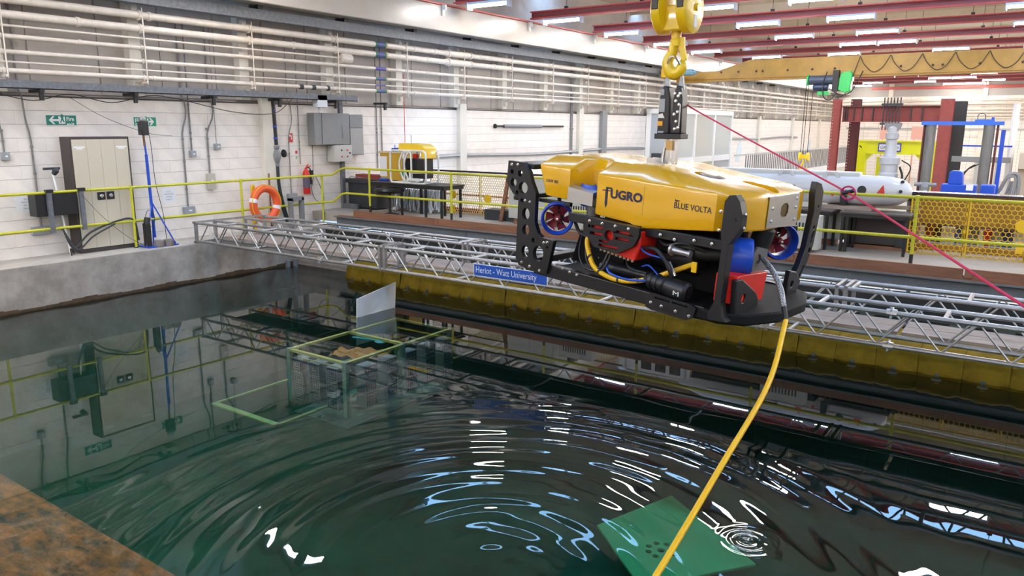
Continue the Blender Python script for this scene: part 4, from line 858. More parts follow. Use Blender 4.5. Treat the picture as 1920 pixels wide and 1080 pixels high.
# standpipe with valve
vp = thing('standpipe', 'black standpipe with blue bands and a grey valve wheel beside the lifebuoy', 'pipe', (WX+.12, 11.12, 0))
MB().tube([(0, -.03, 3.62), (0, -.0, 2.55)], .055, 12).build('upper_pipe', M_black, vp, smooth=True)
for z in (3.3, 2.95, 2.7): MB().lathe([(.058, -.02), (.058, .02)], (0, -.015, z), (0, 0, 1), 12).build('blue_band', M_blue, vp)
vb = MB().lathe([(.05, 0), (.06, .03), (.05, .05), (.1, .2), (.1, .28), (.06, .38), (.08, .40), (.08, .46), (.05, .46)], (0, 0, 2.08), (0, 0, 1), 14).build('valve_body', M_grey, vp, smooth=True)
MB().tube([(0, .05, 2.36), (0, .2, 2.36)], .02, 6).lathe([(.09, 0), (.09, .02)], (0, .2, 2.36), (0, 1, 0), 12).build('hand_wheel', M_dgrey, vb)
MB().tube(bez([(0, 0, 2.1), (0, .01, 1.7), (0, .08, 1.3), (0, .22, .8)], 6), .05, 10).build('rubber_hose', mat('hose_dark', (.015, .03, .03), .5), vp, smooth=True)
# extinguisher
fe = thing('fire_extinguisher', 'red fire extinguisher on the wall behind the kink of the yellow rail', 'extinguisher', (WX+.12, 11.93, 1.42))
MB().lathe([(.0, 0), (.075, 0), (.08, .02), (.08, .46), (.06, .53), (.03, .56), (.03, .6), (0, .6)], (0, 0, 0), (0, 0, 1), 18).build('cylinder', M_red, fe, smooth=True)
MB().lathe([(.081, .14), (.081, .38)], (0, 0, 0), (0, 0, 1), 18).build('label_sheet', mat('extinguisher_label', (.12, .10, .16), .5), fe)
MB().tube([(0, 0, .6), (.02, .06, .68)], .014, 6).tube([(0, 0, .6), (.02, .12, .63)], .012, 6).build('lever', M_red, fe)
MB().tube(bez([(0, 0, .6), (.02, .10, .58), (.02, .12, .40), (.02, .11, .28)], 5), .014, 6).lathe([(.02, 0), (.035, .2)], (.02, .11, .42), (0, .05, -1), 10).build('horn', M_black, fe)
fs = tag(MB().box(-.03, .09, 0, .05, -.15, .8).box(-.03, .09, .30, .36, -.15, .8).box(-.03, .09, 0, .36, .74, .82).build('pedestal', M_grey, loc=(-13.8, 11.08, .6)), 'grey steel goal-shaped stand below the fire extinguisher', 'stand')
# lifebuoy
lbuoy = thing('lifebuoy', 'orange ring lifebuoy hung on the yellow rail', 'lifebuoy', (-13.76, 10.43, 1.33))
cbuoy = [(-.0, .30*math.cos(a), .33*math.sin(a)) for a in [2*PI*i/36 for i in range(36)]]
MB().tube(cbuoy, .085, 14, closed=True).build('ring', M_orange, lbuoy, smooth=True)
for k in range(2):
    a0 = math.radians(-22+180*k); MB().tube([(0, .30*math.cos(a0+i*.06), .33*math.sin(a0+i*.06)) for i in range(5)], .088, 14).build('band', M_paper, lbuoy, smooth=True)
MB().tube([(.06, .37*math.cos(a), .40*math.sin(a)) for a in [2*PI*i/30 for i in range(30)]], .008, 5, closed=True).build('grab_line', M_yel2, lbuoy)
tag(MB().box(0, .05, -.05, .05, 0, 1.0).build('yellow_bag', M_yel2, bevel=.02, loc=(-13.98, 10.28, .735)), 'yellow pouch hanging behind the lifebuoy', 'bag')
tag(MB().tube([(0, 0, .3), (0, 0, 1.5)], .02, 6).build('brown_pole', M_wood, loc=(-14.0, 10.75, .45)), 'brown pole standing behind the lifebuoy', 'pole')
# grey switch cabinets
g1 = thing('switch_cabinet', 'large grey wall cabinet with an embossed side panel under the white box', 'cabinet', (WX, 12.12, 2.53))
MB().box(.02, .26, 0, 1.08, 0, .73).build('cabinet_body', M_grey, g1, bevel=.005)
MB().box(.26, .28, .22, .74, .01, .72).build('door', M_grey, g1, bevel=.004); MB().plate([(.85, .15), (1.0, .12), (1.0, .22), (.88, .35), (.92, .45), (.84, .45)], (), .01, lambda a, b, c: (.265+c, a, b)).build('embossed_panel', M_grey, g1)
g2 = thing('meter_cabinet', 'grey wall cabinet with two stacked doors right of the large one', 'cabinet', (WX, 13.24, 2.27))
MB().box(.02, .2, 0, .46, 0, .97).build('cabinet_body', M_lgrey if False else M_grey, g2); MB().box(.2, .215, .02, .44, .66, .95).build('upper_door', M_grey, g2, bevel=.003); MB().box(.2, .215, .02, .44, .02, .64).build('lower_door', mat('door_grey', (.33, .33, .32), .45), g2, bevel=.003)
g3 = thing('control_box', 'pale grey control box with four red and black buttons', 'box', (WX, 12.66, 2.13)); MB().box(.05, .3, 0, .56, 0, .39).build('box_body', M_lgrey, g3, bevel=.006)
for y, z, m in ((.22, .27, M_black), (.40, .27, M_red), (.22, .12, M_red), (.40, .12, M_red), (.48, .2, M_black)): MB().lathe([(.018, 0), (.018, .02)], (.3, y, z), (1, 0, 0), 10).build('button', m, g3)
tag(MB().box(-.06, .12, -.12, .16, 0, .27).box(-.02, .02, 0, .03, -.12, 0).build('alarm_box', mat('box_white', (.62, .66, .70), .4), bevel=.006, loc=(-13.9, 12.15, 3.38)), 'pale grey box fixed on the end of the cable channel', 'box')
tag(MB().box(-.04, .04, -.05, .05, 0, 3.6).box(.0, .5, -.04, .04, .95, 1.12).box(.02, .08, -.04, .04, 0, .95).build('swing_bracket', M_galvd, loc=(WX+.12, 13.05, .0)), 'grey steel post with a short arm under the control box', 'post')

# ================================================================== FAR DECK ITEMS
DZ = 1.0
lkb = thing('steel_bin', 'dark grey steel bench unit in the far left corner of the deck', 'bench', (-14.2, 13.15, DZ))
MB().box(0.1, 1.05, 0, .6, 0.03, .62).build('body', M_dgrey, lkb); MB().box(.05, 1.1, -.05, .65, .62, .72).build('tray', M_dgrey, lkb, bevel=.01); MB().box(.2, 1.0, .15, .45, .72, .82).build('box', M_redox, lkb)
MB().tube([(.1, .0, .7), (.3, -.1, .78), (.9, 0, .74)], .01, 5).build('rod', M_bolt, lkb)
def table(nm, lb, loc, L, Wd, h, legs, m=M_blackm, top=M_blackm, bar=.022):
    t = thing(nm, lb, 'table', loc); MB().box(0, L, 0, Wd, h-.03, h).build('table_top', top, t, bevel=.004); MB().box(0.02, L-.02, 0.02, Wd-.02, h-.09, h-.03).build('apron', m, t)
    for x in legs:
        for y in (.03, Wd-.03): MB().box(x-bar, x+bar, y-bar, y+bar, 0, h-.05).build('leg', m, t)
    return t
ta = table('work_table', 'black work table carrying the small white-framed robot', (-12.85, 12.55, DZ), 2.3, .7, .73, (.06, 1.05, 1.75, 2.2))
so = thing('swivel_stool', 'black stool with an oval seat under the table with the small robot', 'stool', (-12.0, 12.4, DZ))
MB().lathe([(0, .52), (.30, .53), (.34, .58), (.30, .63), (0, .63)], (0, 0, 0), (0, 0, 1), 20).build('seat', M_black, so, smooth=True); MB().tube([(0, 0, .05), (0, 0, .53)], .03, 8).build('column', M_blackm, so)
for k in range(5): MB().tube([(0, 0, .08), (.26*math.cos(k*1.257), .22*math.sin(k*1.257), .04)], .018, 6).build('leg', M_blackm, so)
sr = thing('small_robot', 'small robot with a white tubular cage and yellow float on the black table', 'robot', (-12.16, 12.62, DZ+.73))
for y in (.0, .42):
    for a, b in ((0, .62), (.42, 1.04)):
        MB().tube(bez([(a, y, .10), (a+.02, y, .04), (a+.08, y, .02), (b-.08, y, .02), (b-.02, y, .05), (b, y, .12), (b, y, .62), (b-.05, y, .70), (b-.12, y, .72), (a+.12, y, .72), (a+.05, y, .70), (a, y, .62), (a, y, .10)], 4), .022, 8).build('cage_tube', M_cwhite, sr, smooth=True)
for x in (.3, .45): MB().tube(bez([(x+.12, -.02, .72), (x, -.02, .5), (x, -.02, .3), (x+.12, -.02, .06)], 4), .02, 8).build('cage_tube', M_cwhite, sr, smooth=True)
for x, z in ((.1, .72), (.9, .72), (.1, .02), (.9, .02), (.5, .02)): MB().tube([(x, 0, z), (x, .42, z)], .018, 6).build('cross_tube', M_cwhite, sr)
MB().plate([(.22, .70), (.25, .88), (.85, .86), (1.0, .78), (1.02, .55), (.92, .55), (.88, .70)], (), .40, sv).build('float_block', M_yel2, sr, loc=(0, .21, 0), bevel=.02)
MB().box(.30, .95, .06, .36, .12, .55).build('core', M_black, sr, bevel=.02); MB().lathe([(.05, 0), (.05, .2)], (.35, -.02, .2), (0, 1, 0), 12).build('green_lamp', mat('lens_green', (.05, .3, .2), .2), sr)
MB().box(.55, .9, -.08, .0, .08, .13).box(.6, .66, -.06, .0, .1, .3).tube([(.7, -.06, .25), (1.1, -.1, .27)], .02, 6).build('gripper', M_cwhite, sr); MB().tube([(.45, .2, .8), (.45, .2, 1.05)], .006, 5).build('antenna', M_blackm, sr)
MB().lathe([(.05, 0), (.05, .1)], (.62, .1, .60), (1, 0, 0), 12).build('red_cap', M_red, sr); MB().tube([(-.35, .0, .06), (-.08, 0, .06)], .035, 8).build('blue_grip', M_blue, sr)
yb = thing('stacked_crate', 'ochre box with a white label behind the small robot', 'box', (-13.2, 13.35, DZ+.55)); MB().box(0, .82, 0, .5, 0, .82).build('box_body', mat('box_ochre', (.55, .33, .03), .5), yb); MB().box(-.01, .22, -.006, 0, .25, .72).build('label_sheet', M_paper, yb); MB().box(-.03, .85, -.03, .53, .80, .84).build('lid', M_crm, yb); MB().box(.0, .82, -.004, .5, .38, .40).build('strap', M_blackm, yb)
cl_ = tag(MB().tube(bez([(0, 0, 0), (.3, .02, .02), (.6, 0, .0), (1.0, .04, .03)], 5), .02, 6).tube([(.1, 0, -.05), (.1, 0, .1)], .01, 5).tube([(.5, .1, .0), (.9, -.1, .0)], .02, 6).build('blue_clamps', M_blue, loc=(-12.95, 13.5, DZ+1.44)), 'blue bar clamps lying on the ochre box', 'clamp')
bsk = thing('bagged_bundle', 'bundle of clear plastic-wrapped hoses standing under the ochre box', 'bundle', (-12.9, 13.3, DZ))
bb = MB(); rnd = random.Random(3)
for k in range(60):
    x = rnd.random()*1.45; z0 = rnd.random()*.1; y = rnd.random()*.3
    bb.tube(bez([(x, y, z0), (x+rnd.uniform(-.08, .08), y, .2), (x+rnd.uniform(-.08, .08), y, .4), (x, y, .54)], 3), .018, 5)
stuff(bb.build('wrapped_hose', mat('clear_wrap', (.62, .68, .74), .2), bsk, smooth=True)); MB().box(0, 1.4, .3, .34, 0, .5).build('liner', M_lgrey, bsk)
tag(MB().tube([(0, 0, 0), (0, 0, -2.15)], .008, 5).lathe([(.02, 0), (.05, -.05), (.04, -.3), (.02, -.35)], (0, 0, -1.8), (0, 0, 1), 8).build('emergency_cord', M_red, loc=(WX+.06, 15.35, 4.3)), 'red emergency pull cord hanging on the wall beyond the small robot', 'cord')
# hexagonal mesh guards: lattice mesh shared
def hexlat(Wd, H, p, w_, th):
    b = MB(); s = p/math.sqrt(3); seen = set(); rows_ = int(H/(1.5*s))+1; cols = int(Wd/p)+1
    def pt(x, z): return (min(max(x, 0), Wd), min(max(z, 0), H))
    for j in range(rows_+1):
        for i in range(cols+1):
            cx = i*p+(j % 2)*p/2; cz = j*1.5*s
            c = [(cx+s*math.sin(PI/3*k), cz+s*math.cos(PI/3*k)) for k in range(6)]
            for k in range(3):
                a, e_ = c[k], c[k+1]
                if (a[0] > Wd+.01 and e_[0] > Wd+.01) or (a[1] > H+.01 and e_[1] > H+.01): continue
                a = pt(*a); e_ = pt(*e_)
                dx, dz = e_[0]-a[0], e_[1]-a[1]; l = math.hypot(dx, dz)
                if l < .004: continue
                nx_, nz_ = -dz/l*w_/2, dx/l*w_/2
                b.add([(a[0]+nx_, 0, a[1]+nz_), (e_[0]+nx_, 0, e_[1]+nz_), (e_[0]-nx_, 0, e_[1]-nz_), (a[0]-nx_, 0, a[1]-nz_), (a[0]+nx_, th, a[1]+nz_), (e_[0]+nx_, th, e_[1]+nz_), (e_[0]-nx_, th, e_[1]-nz_), (a[0]-nx_, th, a[1]-nz_)],
                      [(0, 1, 2, 3), (7, 6, 5, 4), (0, 4, 5, 1), (3, 2, 6, 7)])
    return b
M_mesh = mat('mesh_yellow', (.80, .50, .02), .4); M_meshw = mat('mesh_pale', (.72, .56, .22), .4)
def guard_panel(loc, Wd, H, lb, p, w_, m, marks=True):
    t = thing('mesh_guard', lb, 'guard', loc, 'hexagonal mesh guards along the deck edge')
    stuff(hexlat(Wd, H, p, w_, .012).build('lattice', m, t))
    e = w_*1.2; MB().box(0, Wd, 0, .014, -e, e).box(0, Wd, 0, .014, H-e, H+e).box(-e, e, 0, .014, 0, H).box(Wd-e, Wd+e, 0, .014, 0, H).build('edge_frame', m, t)
    return t
names = ['leftmost', 'second', 'third', 'fourth', 'fifth']
for k in range(5): guard_panel((-12.1+1.5*k, 13.9, 1.0), 1.46, .88, 'pale hexagonal mesh guard behind the work table, %s along the deck' % names[k], .062, .009, M_meshw)
for k, (x, W2) in enumerate(((-1.83, .78), (-1.01, .78), (-.19, .78), (.63, .78))): guard_panel((x, 13.9, 1.0), W2, .90, 'yellow hexagonal mesh guard at the right, %s panel from the grey torpedo' % names[k], .078, .010, M_mesh)
plg = MB().lathe([(.10, 0), (.10, .02)], (0, 0, 0), (0, 1, 0), 9).mesh('plate_marker', M_mesh); plt_ = MB().box(-.05, .05, 0, .02, -.42, -.25).mesh('marker_tail', M_mesh)
for k, (x, z) in enumerate(((-11.4, 1.42), (-10.4, 1.38), (-9.0, 1.38), (-.30, 1.55))):
    t = link('guard_marker', plg, loc=(x, 13.87, z)); link('marker_tail', plt_, t); tag(t, 'yellow round joint plate on the mesh guard, %s from the left' % names[k], 'plate', 'joint plates of the mesh guards')
# rail and posts behind the mesh
br = thing('rear_rail', 'black and striped rear barrier rail behind the pale mesh guards', 'railing', (-13.2, 14.05, DZ))
MB().box(0, 8.2, 0, .03, .93, .97).build('top_bar', M_blackm, br); MB().box(0, 8.2, 0, .03, .40, .43).build('mid_bar', M_redox, br); MB().box(0, 8.2, -.02, .1, -.02, .1).build('toe_bar', M_redox, br)
for x in (.05, 3.2, 5.2, 7.2): MB().box(x-.02, x+.02, 0, .04, -.1, .95).build('post', M_redox, br)
tag(MB().box(0, 1.0, 0, .3, 0, .22).build('grey_box', M_dgrey, loc=(-10.05, 13.3, DZ)), 'low dark grey box at the end of the pale mesh guard', 'box')
tag(MB().cb((0, 0, .45), (.08, .04, 1.05), Euler((0, math.radians(12), 0)).to_matrix()).build('leaning_plank', M_wood, loc=(-9.45, 13.2, DZ-.02)), 'narrow brown plank leaning left of the robot', 'plank')
# white notice boards and cabinets hidden mostly behind the robot (seen mirrored in the water)
c1 = thing('electrical_cabinet', 'pale grey electrical cabinet on the deck behind the robot rear plate', 'cabinet', (-9.2, 13.0, DZ)); MB().box(0, 1.2, 0, .5, .12, .95).build('cabinet_body', M_lgrey, c1, bevel=.01); MB().box(.05, .57, -.015, 0, .17, .9).build('door', M_lgrey, c1); MB().box(.63, 1.15, -.015, 0, .17, .9).build('door', M_lgrey, c1); MB().box(.1, .25, .05, .45, 0, .12).build('foot', M_wood, c1); MB().box(.95, 1.1, .05, .45, 0, .12).build('foot', M_wood, c1)
pb = thing('poster_board', 'white poster board with picture panels behind the robot', 'board', (-6.6, 13.3, DZ)); MB().box(0, 1.4, 0, .03, .12, .72).build('panel_sheet', M_paper, pb); MB().box(.05, .1, -.02, .05, 0, .7).build('leg', M_lgrey, pb); MB().box(1.3, 1.35, -.02, .05, 0, .7).build('leg', M_lgrey, pb)
for k in range(3): MB().box(.4+.3*k, .62+.3*k, -.008, 0, .45, .66).build('picture', mat('picture_grey', (.16, .12, .12), .6, n=.6, nscale=12), pb)
MB().box(.2, 1.3, -.008, 0, .25, .30).build('text_strip', M_grey, pb)
for k, x in enumerate((-7.85, -3.75)):
    ht_ = thing('fan_heater', 'grey slotted heater box on the deck behind the robot, the %s one' % ('left' if k == 0 else 'right'), 'heater', (x, 12.9, DZ), 'slotted heater boxes'); MB().box(0, .75, 0, .25, .05, .6).build('casing', M_lgrey, ht_, bevel=.01)
    stuff_ = MB()
    for q in range(10): stuff_.box(.1+.055*q, .125+.055*q, -.006, 0, .35, .48)
    stuff(stuff_.build('grille_slots', M_black, ht_))
# ---- torpedo vehicle on tables at the right
for k, (x, L, legs) in enumerate(((-5.2, 2.28, (.05, 1.1, 2.2)), (-2.80, 1.05, (.05, .12, .99)))):
    table('trestle_table', 'black steel table under the grey torpedo, the %s one' % ('left' if k == 0 else 'right'), (x, 13.35, DZ), L, .62, .66, legs, top=mat('table_top_grey', (.09, .07, .065), .6))
M_auv = mat('auv_grey', (.62, .62, .65), .28, coat=.3)
au = thing('torpedo_vehicle', 'long grey torpedo-shaped underwater vehicle with red triangles', 'vehicle', (-5.3, 14.0, 1.97))
prf = [(0, -.4), (.08, -.35), (.17, -.1), (.24, .2), (.25, .5), (.25, 2.9), (.24, 3.12), (.21, 3.27), (.14, 3.38), (.06, 3.43), (0, 3.44)]
MB().lathe(prf, (0, 0, 0), (1, 0, 0), 28).build('hull', M_auv, au, smooth=True)
MB().lathe([(.251, -.4), (.251, 1.9)], (.6, 0, -.10), (1, 0, 0), 3).build('hull_keel', M_auv, au) if False else None
MB().box(.2, 2.65, -.10, .10, .18, .30).build('dorsal_rail', mat('auv_light', (.60, .60, .58), .5), au, bevel=.03)
for x in (1.3, 2.05):
    MB().plate([(x, .20), (x+.06, .30), (x+.24, .30), (x+.30, .20), (x+.23, .20), (x+.21, .265), (x+.09, .265), (x+.07, .20)], (), .02, sv).build('lifting_handle', M_auv, au, loc=(0, -.14, 0))
for x in (1.95, 2.95): MB().plate([(x, -.02), (x+.12, -.02), (x+.09, .12)], (), .004, lambda a, b, c: (a, -.2535+c+abs(b)**2*.9, b)).build('red_triangle', M_red, au)
MB().lathe([(.07, 0), (.07, .012), (.055, .014)], (2.72, -.238, .02), (0, -1, .1), 16).build('side_thruster', M_blackm, au)
for x, z in ((2.35, -.02), (3.3, .02), (3.3, .17)): MB().lathe([(.03, 0), (.03, .01)], (x, -.236 if z < .1 else -.13, z), (0, -1, .2 if z < .1 else 1), 10).build('port', M_black, au)
for x in (2.25, 2.42): MB().lathe([(.2525, 0), (.2525, .035)], (x, 0, 0), (1, 0, 0), 28).build('red_band', M_redb, au) if False else MB().box(x, x+.035, -.255, -.245, -.1, -.03).build('red_mark', M_redb, au)
MB().box(1.1, 1.6, -.27, -.24, .0, .04).lathe([(.04, 0), (.04, .03)], (1.62, -.24, .02), (0, -1, 0), 10).build('side_arm', M_black, au)
MB().box(.3, 3.1, -.256, -.246, -.045, -.035).build('hull_joint', M_grey, au)
cr2 = thing('support_cradle', 'black saddle clamp and timber blocks under the grey torpedo', 'cradle', (-2.9, 13.75, 1.66))
MB().box(0, .10, -.05, .45, 0, .32).build('saddle', M_black, cr2, bevel=.01); MB().box(-.35, .5, -.1, .3, 0, .06).build('timber', M_plank, cr2); MB().box(-2.2, -.2, 0, .3, 0, .08).build('pale_beam', M_cream, cr2); MB().box(.2, 1.1, .2, .25, .03, .09).build('slotted_angle', mat('angle_brown', (.30, .24, .18), .5), cr2)
e1 = thing('steel_enclosure', 'large pale grey cabinet under the left end of the tables behind the rail', 'cabinet', (-4.6, 14.0, DZ)); MB().box(0, 1.75, 0, .4, .1, .62).build('cabinet_body', M_lgrey, e1, bevel=.01); MB().box(.1, .3, 0, .4, 0, .1).build('foot', M_wood, e1); MB().box(1.4, 1.6, 0, .4, 0, .1).build('foot', M_wood, e1)
e2 = thing('wooden_crate', 'open brown wooden crate with a dark front under the right table', 'crate', (-2.75, 13.98, DZ)); MB().box(0, .72, 0, .35, .08, .60).build('dark_front', mat('dark_board', (.05, .04, .04), .6), e2); MB().box(-.06, 0, -.02, .37, 0, .62).build('corner_post', M_wood, e2); MB().box(.72, .95, -.02, .37, .05, .55).build('metal_side', M_dgrey, e2); MB().box(.95, 1.02, -.05, .4, 0, .70).build('corner_post', M_wood, e2); MB().box(-.1, 1.0, -.02, .37, 0, .06).build('base_board', M_wood, e2)
# ochre I-beam with dark cap behind the yellow mesh
ib = thing('ochre_i_beam', 'deep ochre steel beam with a dark cap behind the yellow mesh guards', 'beam', (-1.95, 14.5, 1.0))
MB().box(0, 18, 0, .04, .44, .93).build('web', M_ochre, ib); MB().box(-.05, 18, -.10, .22, .92, .955).build('cap', mat('navy_cap', (.03, .03, .06), .25), ib); MB().box(0, 18, -.06, .1, -.1, .10).build('lower_flange', M_ochre, ib); MB().box(-.06, .1, -.15, .1, .80, .93).build('end_clamp', M_black, ib); MB().box(0, 18, -.08, .14, .41, .45).build('middle_flange', mat('ochre_dark', (.12, .06, .02), .6), ib)
rnd = random.Random(11); cols = [(.8, .8, .8), (.3, .06, .04), (.03, .03, .05), (.8, .8, .78), (.05, .15, .5), (.75, .7, .05), (.2, .2, .22), (.8, .78, .7), (.6, .02, .04), (.35, .36, .36), (.02, .05, .2), (.7, .72, .7)]
x = -1.85; k = 0
shf = thing('storage_shelf', 'steel shelf carrying the boards under the ochre beam', 'shelf', (-1.9, 14.7, -.6)); MB().box(0, 3.8, 0, .5, 1.66, 1.70).build('shelf_board', M_lgrey, shf)
for xx in (0, 1.8, 3.7): MB().box(xx, xx+.06, .2, .26, 0, 1.66).build('leg', M_dgrey, shf)
desc = ['white', 'brick red', 'black', 'off-white', 'blue', 'yellow', 'dark grey', 'cream', 'crimson', 'mid grey', 'navy', 'silver']
while x < 1.6:
    wd = rnd.uniform(.07, .24); c = k % 12
    t = tag(MB().box(0, wd-.01, 0, .3, 0, rnd.uniform(.26, .30)).build('stored_panel', mat('stored_'+desc[c], cols[c], .5), loc=(x, 14.75+rnd.random()*.1, 1.10)), '%s board stored on edge under the ochre beam, %s of its colour' % (desc[c], 'first' if k < 12 else 'second'), 'board', 'boards stored under the ochre beam'); x += wd; k += 1
# ================================================================== FAR HALL
FZ = -.6
holes = lambda x, z0, z1, n: [circ(x, z0+(z1-z0)*i/(n-1), .022, 6) for i in range(n)]
def column(nm, lb, x, y, z1, Wd, m, cat='column', grp=None, nh=34):
    t = thing(nm, lb, cat, (x, y, FZ), grp); H = z1-FZ
    MB().plate([(0, 0), (Wd, 0), (Wd, H), (0, H)], holes(.05, .1, H-.1, nh)+holes(Wd-.05, .1, H-.1, nh), .02, lambda a, b, c: (a, c, b)).build('front_flange', m, t)
    MB().box(Wd/2-.012, Wd/2+.012, .01, .34, 0, H).build('web', m, t); MB().box(0, Wd, .33, .35, 0, H).build('rear_flange', m, t)
    return t
M_redd = mat('red_oxide_dark', (.10, .02, .02), .6)
column('reaction_column', 'red perforated steel column at the left front of the test frame', -8.72, 38, 4.26, .34, M_redox, grp='columns of the red test frame')
column('reaction_column', 'dark red perforated column just behind the left front one', -8.25, 39.5, 4.30, .42, M_redd, grp='columns of the red test frame')
column('reaction_column', 'red perforated steel column at the right front of the test frame', -4.35, 38, 4.22, .5, M_redox, grp='columns of the red test frame')
column('reaction_column', 'black steel column behind the right front column of the test frame', -4.0, 39.5, 4.15, .5, mat('column_black', (.03, .03, .03), .6), grp='columns of the red test frame')
cbm = thing('cross_beam', 'red I-beam bridging the two front columns of the test frame', 'beam', (-8.36, 38.36, 3.27))
MB().box(0, 4.0, .12, .15, .0, .66).build('web', M_redox, cbm); MB().box(0, 4.0, -.0, .3, .64, .68).build('top_flange', M_redd, cbm); MB().box(0, 4.0, -.0, .3, -.02, .02).build('bottom_flange', M_redox, cbm)
sf = MB().box(-.02, .02, 0, .13, .02, .64).mesh('stiffener', M_dgrey)
for x in (.12, .22, .5, .85, 1.3, 2.85, 3.3): link('stiffener', sf, cbm, loc=(x, 0, 0))
cm2 = thing('rod_clamp', 'dark clamp of threaded rods gripping the middle of the red cross beam', 'clamp', (-6.55, 38.0, 3.15))
for k in range(6): MB().tube([(.13*k, 0, -.25), (.13*k, 0, 1.15)], .028, 6).build('rod', M_dgrey, cm2); 
MB().box(-.1, .75, -.08, .1, .80, .90).build('top_plate', M_dgrey, cm2); MB().box(-.1, .75, -.08, .1, -.02, .08).build('bottom_plate', M_dgrey, cm2)
ja = thing('hydraulic_jack', 'tall pale grey hydraulic actuator hanging from the red cross beam', 'actuator', (-6.1, 38.0, -.3))
MB().lathe([(.40, 0), (.40, 1.3), (.36, 1.35), (.36, 1.7), (.42, 1.72), (.42, 2.0), (.30, 2.05), (.24, 2.2), (.22, 2.8), (.27, 2.82), (.27, 3.05), (.22, 3.1), (.2, 3.3), (.0, 3.45)], (0, 0, 0), (0, 0, 1), 24).build('cylinder', mat('jack_grey', (.42, .44, .48), .35), ja, smooth=True)
MB().plate([(-.35, 3.5), (.35, 3.5), (.28, 3.25), (.1, 3.1), (-.1, 3.1), (-.28, 3.25)], (), .2, sv).build('clevis', M_grey, ja)
MB().tube(bez([(.45, -.1, 1.6), (.6, -.2, 1.2), (.5, -.2, .8), (.65, -.2, .4)], 5), .05, 6).tube(bez([(.5, -.1, 1.9), (.9, -.2, 1.6), (.7, -.2, 1.0)], 5), .03, 6).build('hose_group', M_blackm, ja)
# yellow portal
M_py = mat('portal_yellow', (.80, .80, .01), .35)
yp = thing('portal_frame', 'bright yellow steel portal press behind the grey actuator', 'press', (-8.25, 41, FZ))
H = 3.0
for x in (0, 3.05): MB().plate([(x, 0), (x+.62, 0), (x+.62, H), (x, H)], [circ(x+.12+.1*i, H-.12-.28*j, .02, 6) for i in range(4) for j in range(2)], .5, sv).build('upright', M_py, yp, bevel=.01)
MB().box(.62, 3.05, -.25, .25, H-.62, H-.04).build('lintel', M_py, yp); MB().box(.62, 3.05, -.32, .30, H-.06, H).build('lintel_top', M_py, yp); MB().box(.62, 3.05, -.32, .30, H-.64, H-.58).build('lintel_bottom', M_py, yp)
for s, x in ((1, .62), (-1, 3.05)): MB().plate([(x, H-.62), (x+s*.3, H-.62), (x, H-.95)], (), .4, sv).build('gusset', M_py, yp)
for x in (1.0, 1.45): MB().box(x, x+.3, .5, .9, .0, 2.2).build('rear_leg', M_py, yp)
bd = MB().box(1.15, 2.15, -.30, -.28, H-.52, H-.12).build('name_board', mat('board_blue', (.05, .07, .4), .5), yp); MB().box(1.2, 2.1, -.31, -.30, H-.46, H-.18).build('board_face', M_paper, bd); text('lettering', 'GRUNDY', .20, M_ink, bd, frameM((1.26, -.315, H-.39), (1, 0, 0), (0, 0, 1)), off=.002, sx=.95) if False else (text('lettering', 'GR', .20, M_ink, bd, frameM((1.24, -.315, H-.39), (1, 0, 0), (0, 0, 1))), text('lettering', 'W', .20, M_ink, bd, frameM((1.86, -.315, H-.39), (1, 0, 0), (0, 0, 1))))
for x, w_ in ((.9, .85), (2.3, .75)): tag(MB().box(0, w_, 0, .05, 0, .62).box(.1, .16, .05, .1, -3.05, .6).box(w_-.16, w_-.1, .05, .1, -3.05, .6).build('pink_board_on_legs', mat('pink_board', (.72, .38, .36), .6), loc=(-8.25+x, 42.2, 2.45)), 'pink board above the yellow press, the %s one' % ('left' if x < 1 else 'right'), 'board', 'pink boards above the yellow press')
# blue press
bp_ = thing('blue_column_press', 'four-column press with a blue cross beam and thick grey steel columns', 'press', (-3.92, 30, FZ))
MB().box(0, 2.38, -.18, .18, 3.70, 3.82).build('cross_beam', mat('press_blue', (.02, .12, .55), .4), bp_); MB().box(1.55, 2.1, -.1, .1, 3.82, 3.88).build('beam_boss', mat('press_blue', (.02, .12, .55), .4), bp_)
M_scol = mat('bright_column', (.22, .215, .21), .35, .5, n=.3, nscale=3, stretch=(3, 3, .4))
for x in (.28, 1.98): MB().lathe([(.165, 0), (.165, 3.70)], (x, 0, 0), (0, 0, 1), 20).build('column', M_scol, bp_, smooth=True)
for x in (.08, 2.22): MB().tube([(x, .0, 0), (x, 0, 3.7)], .035, 8).build('tie_rod', M_redd, bp_)
MB().box(2.32, 2.44, .1, .3, 0, 3.55).build('rear_post', M_blue, bp_); MB().tube(bez([(1.62, 0, 3.88), (1.62, 0, 4.02), (1.72, 0, 4.08), (1.83, 0, 4.02), (1.83, 0, 3.88)], 5), .012, 5).build('lifting_eye', M_blackm, bp_)
MB().tube(bez([(2.5, .2, 1.6), (2.7, .1, 2.1), (2.95, .1, 2.1), (3.0, .1, 1.5), (2.9, .1, 1.0)], 6), .05, 6).tube(bez([(2.45, .2, 1.5), (2.65, .1, 2.0), (2.9, .1, 2.0), (2.85, .1, 1.2)], 6), .05, 6).tube(bez([(2.6, .3, 1.2), (2.8, .3, 1.9), (2.7, .3, .8)], 6), .04, 6).build('hose_loops', M_grey, bp_)
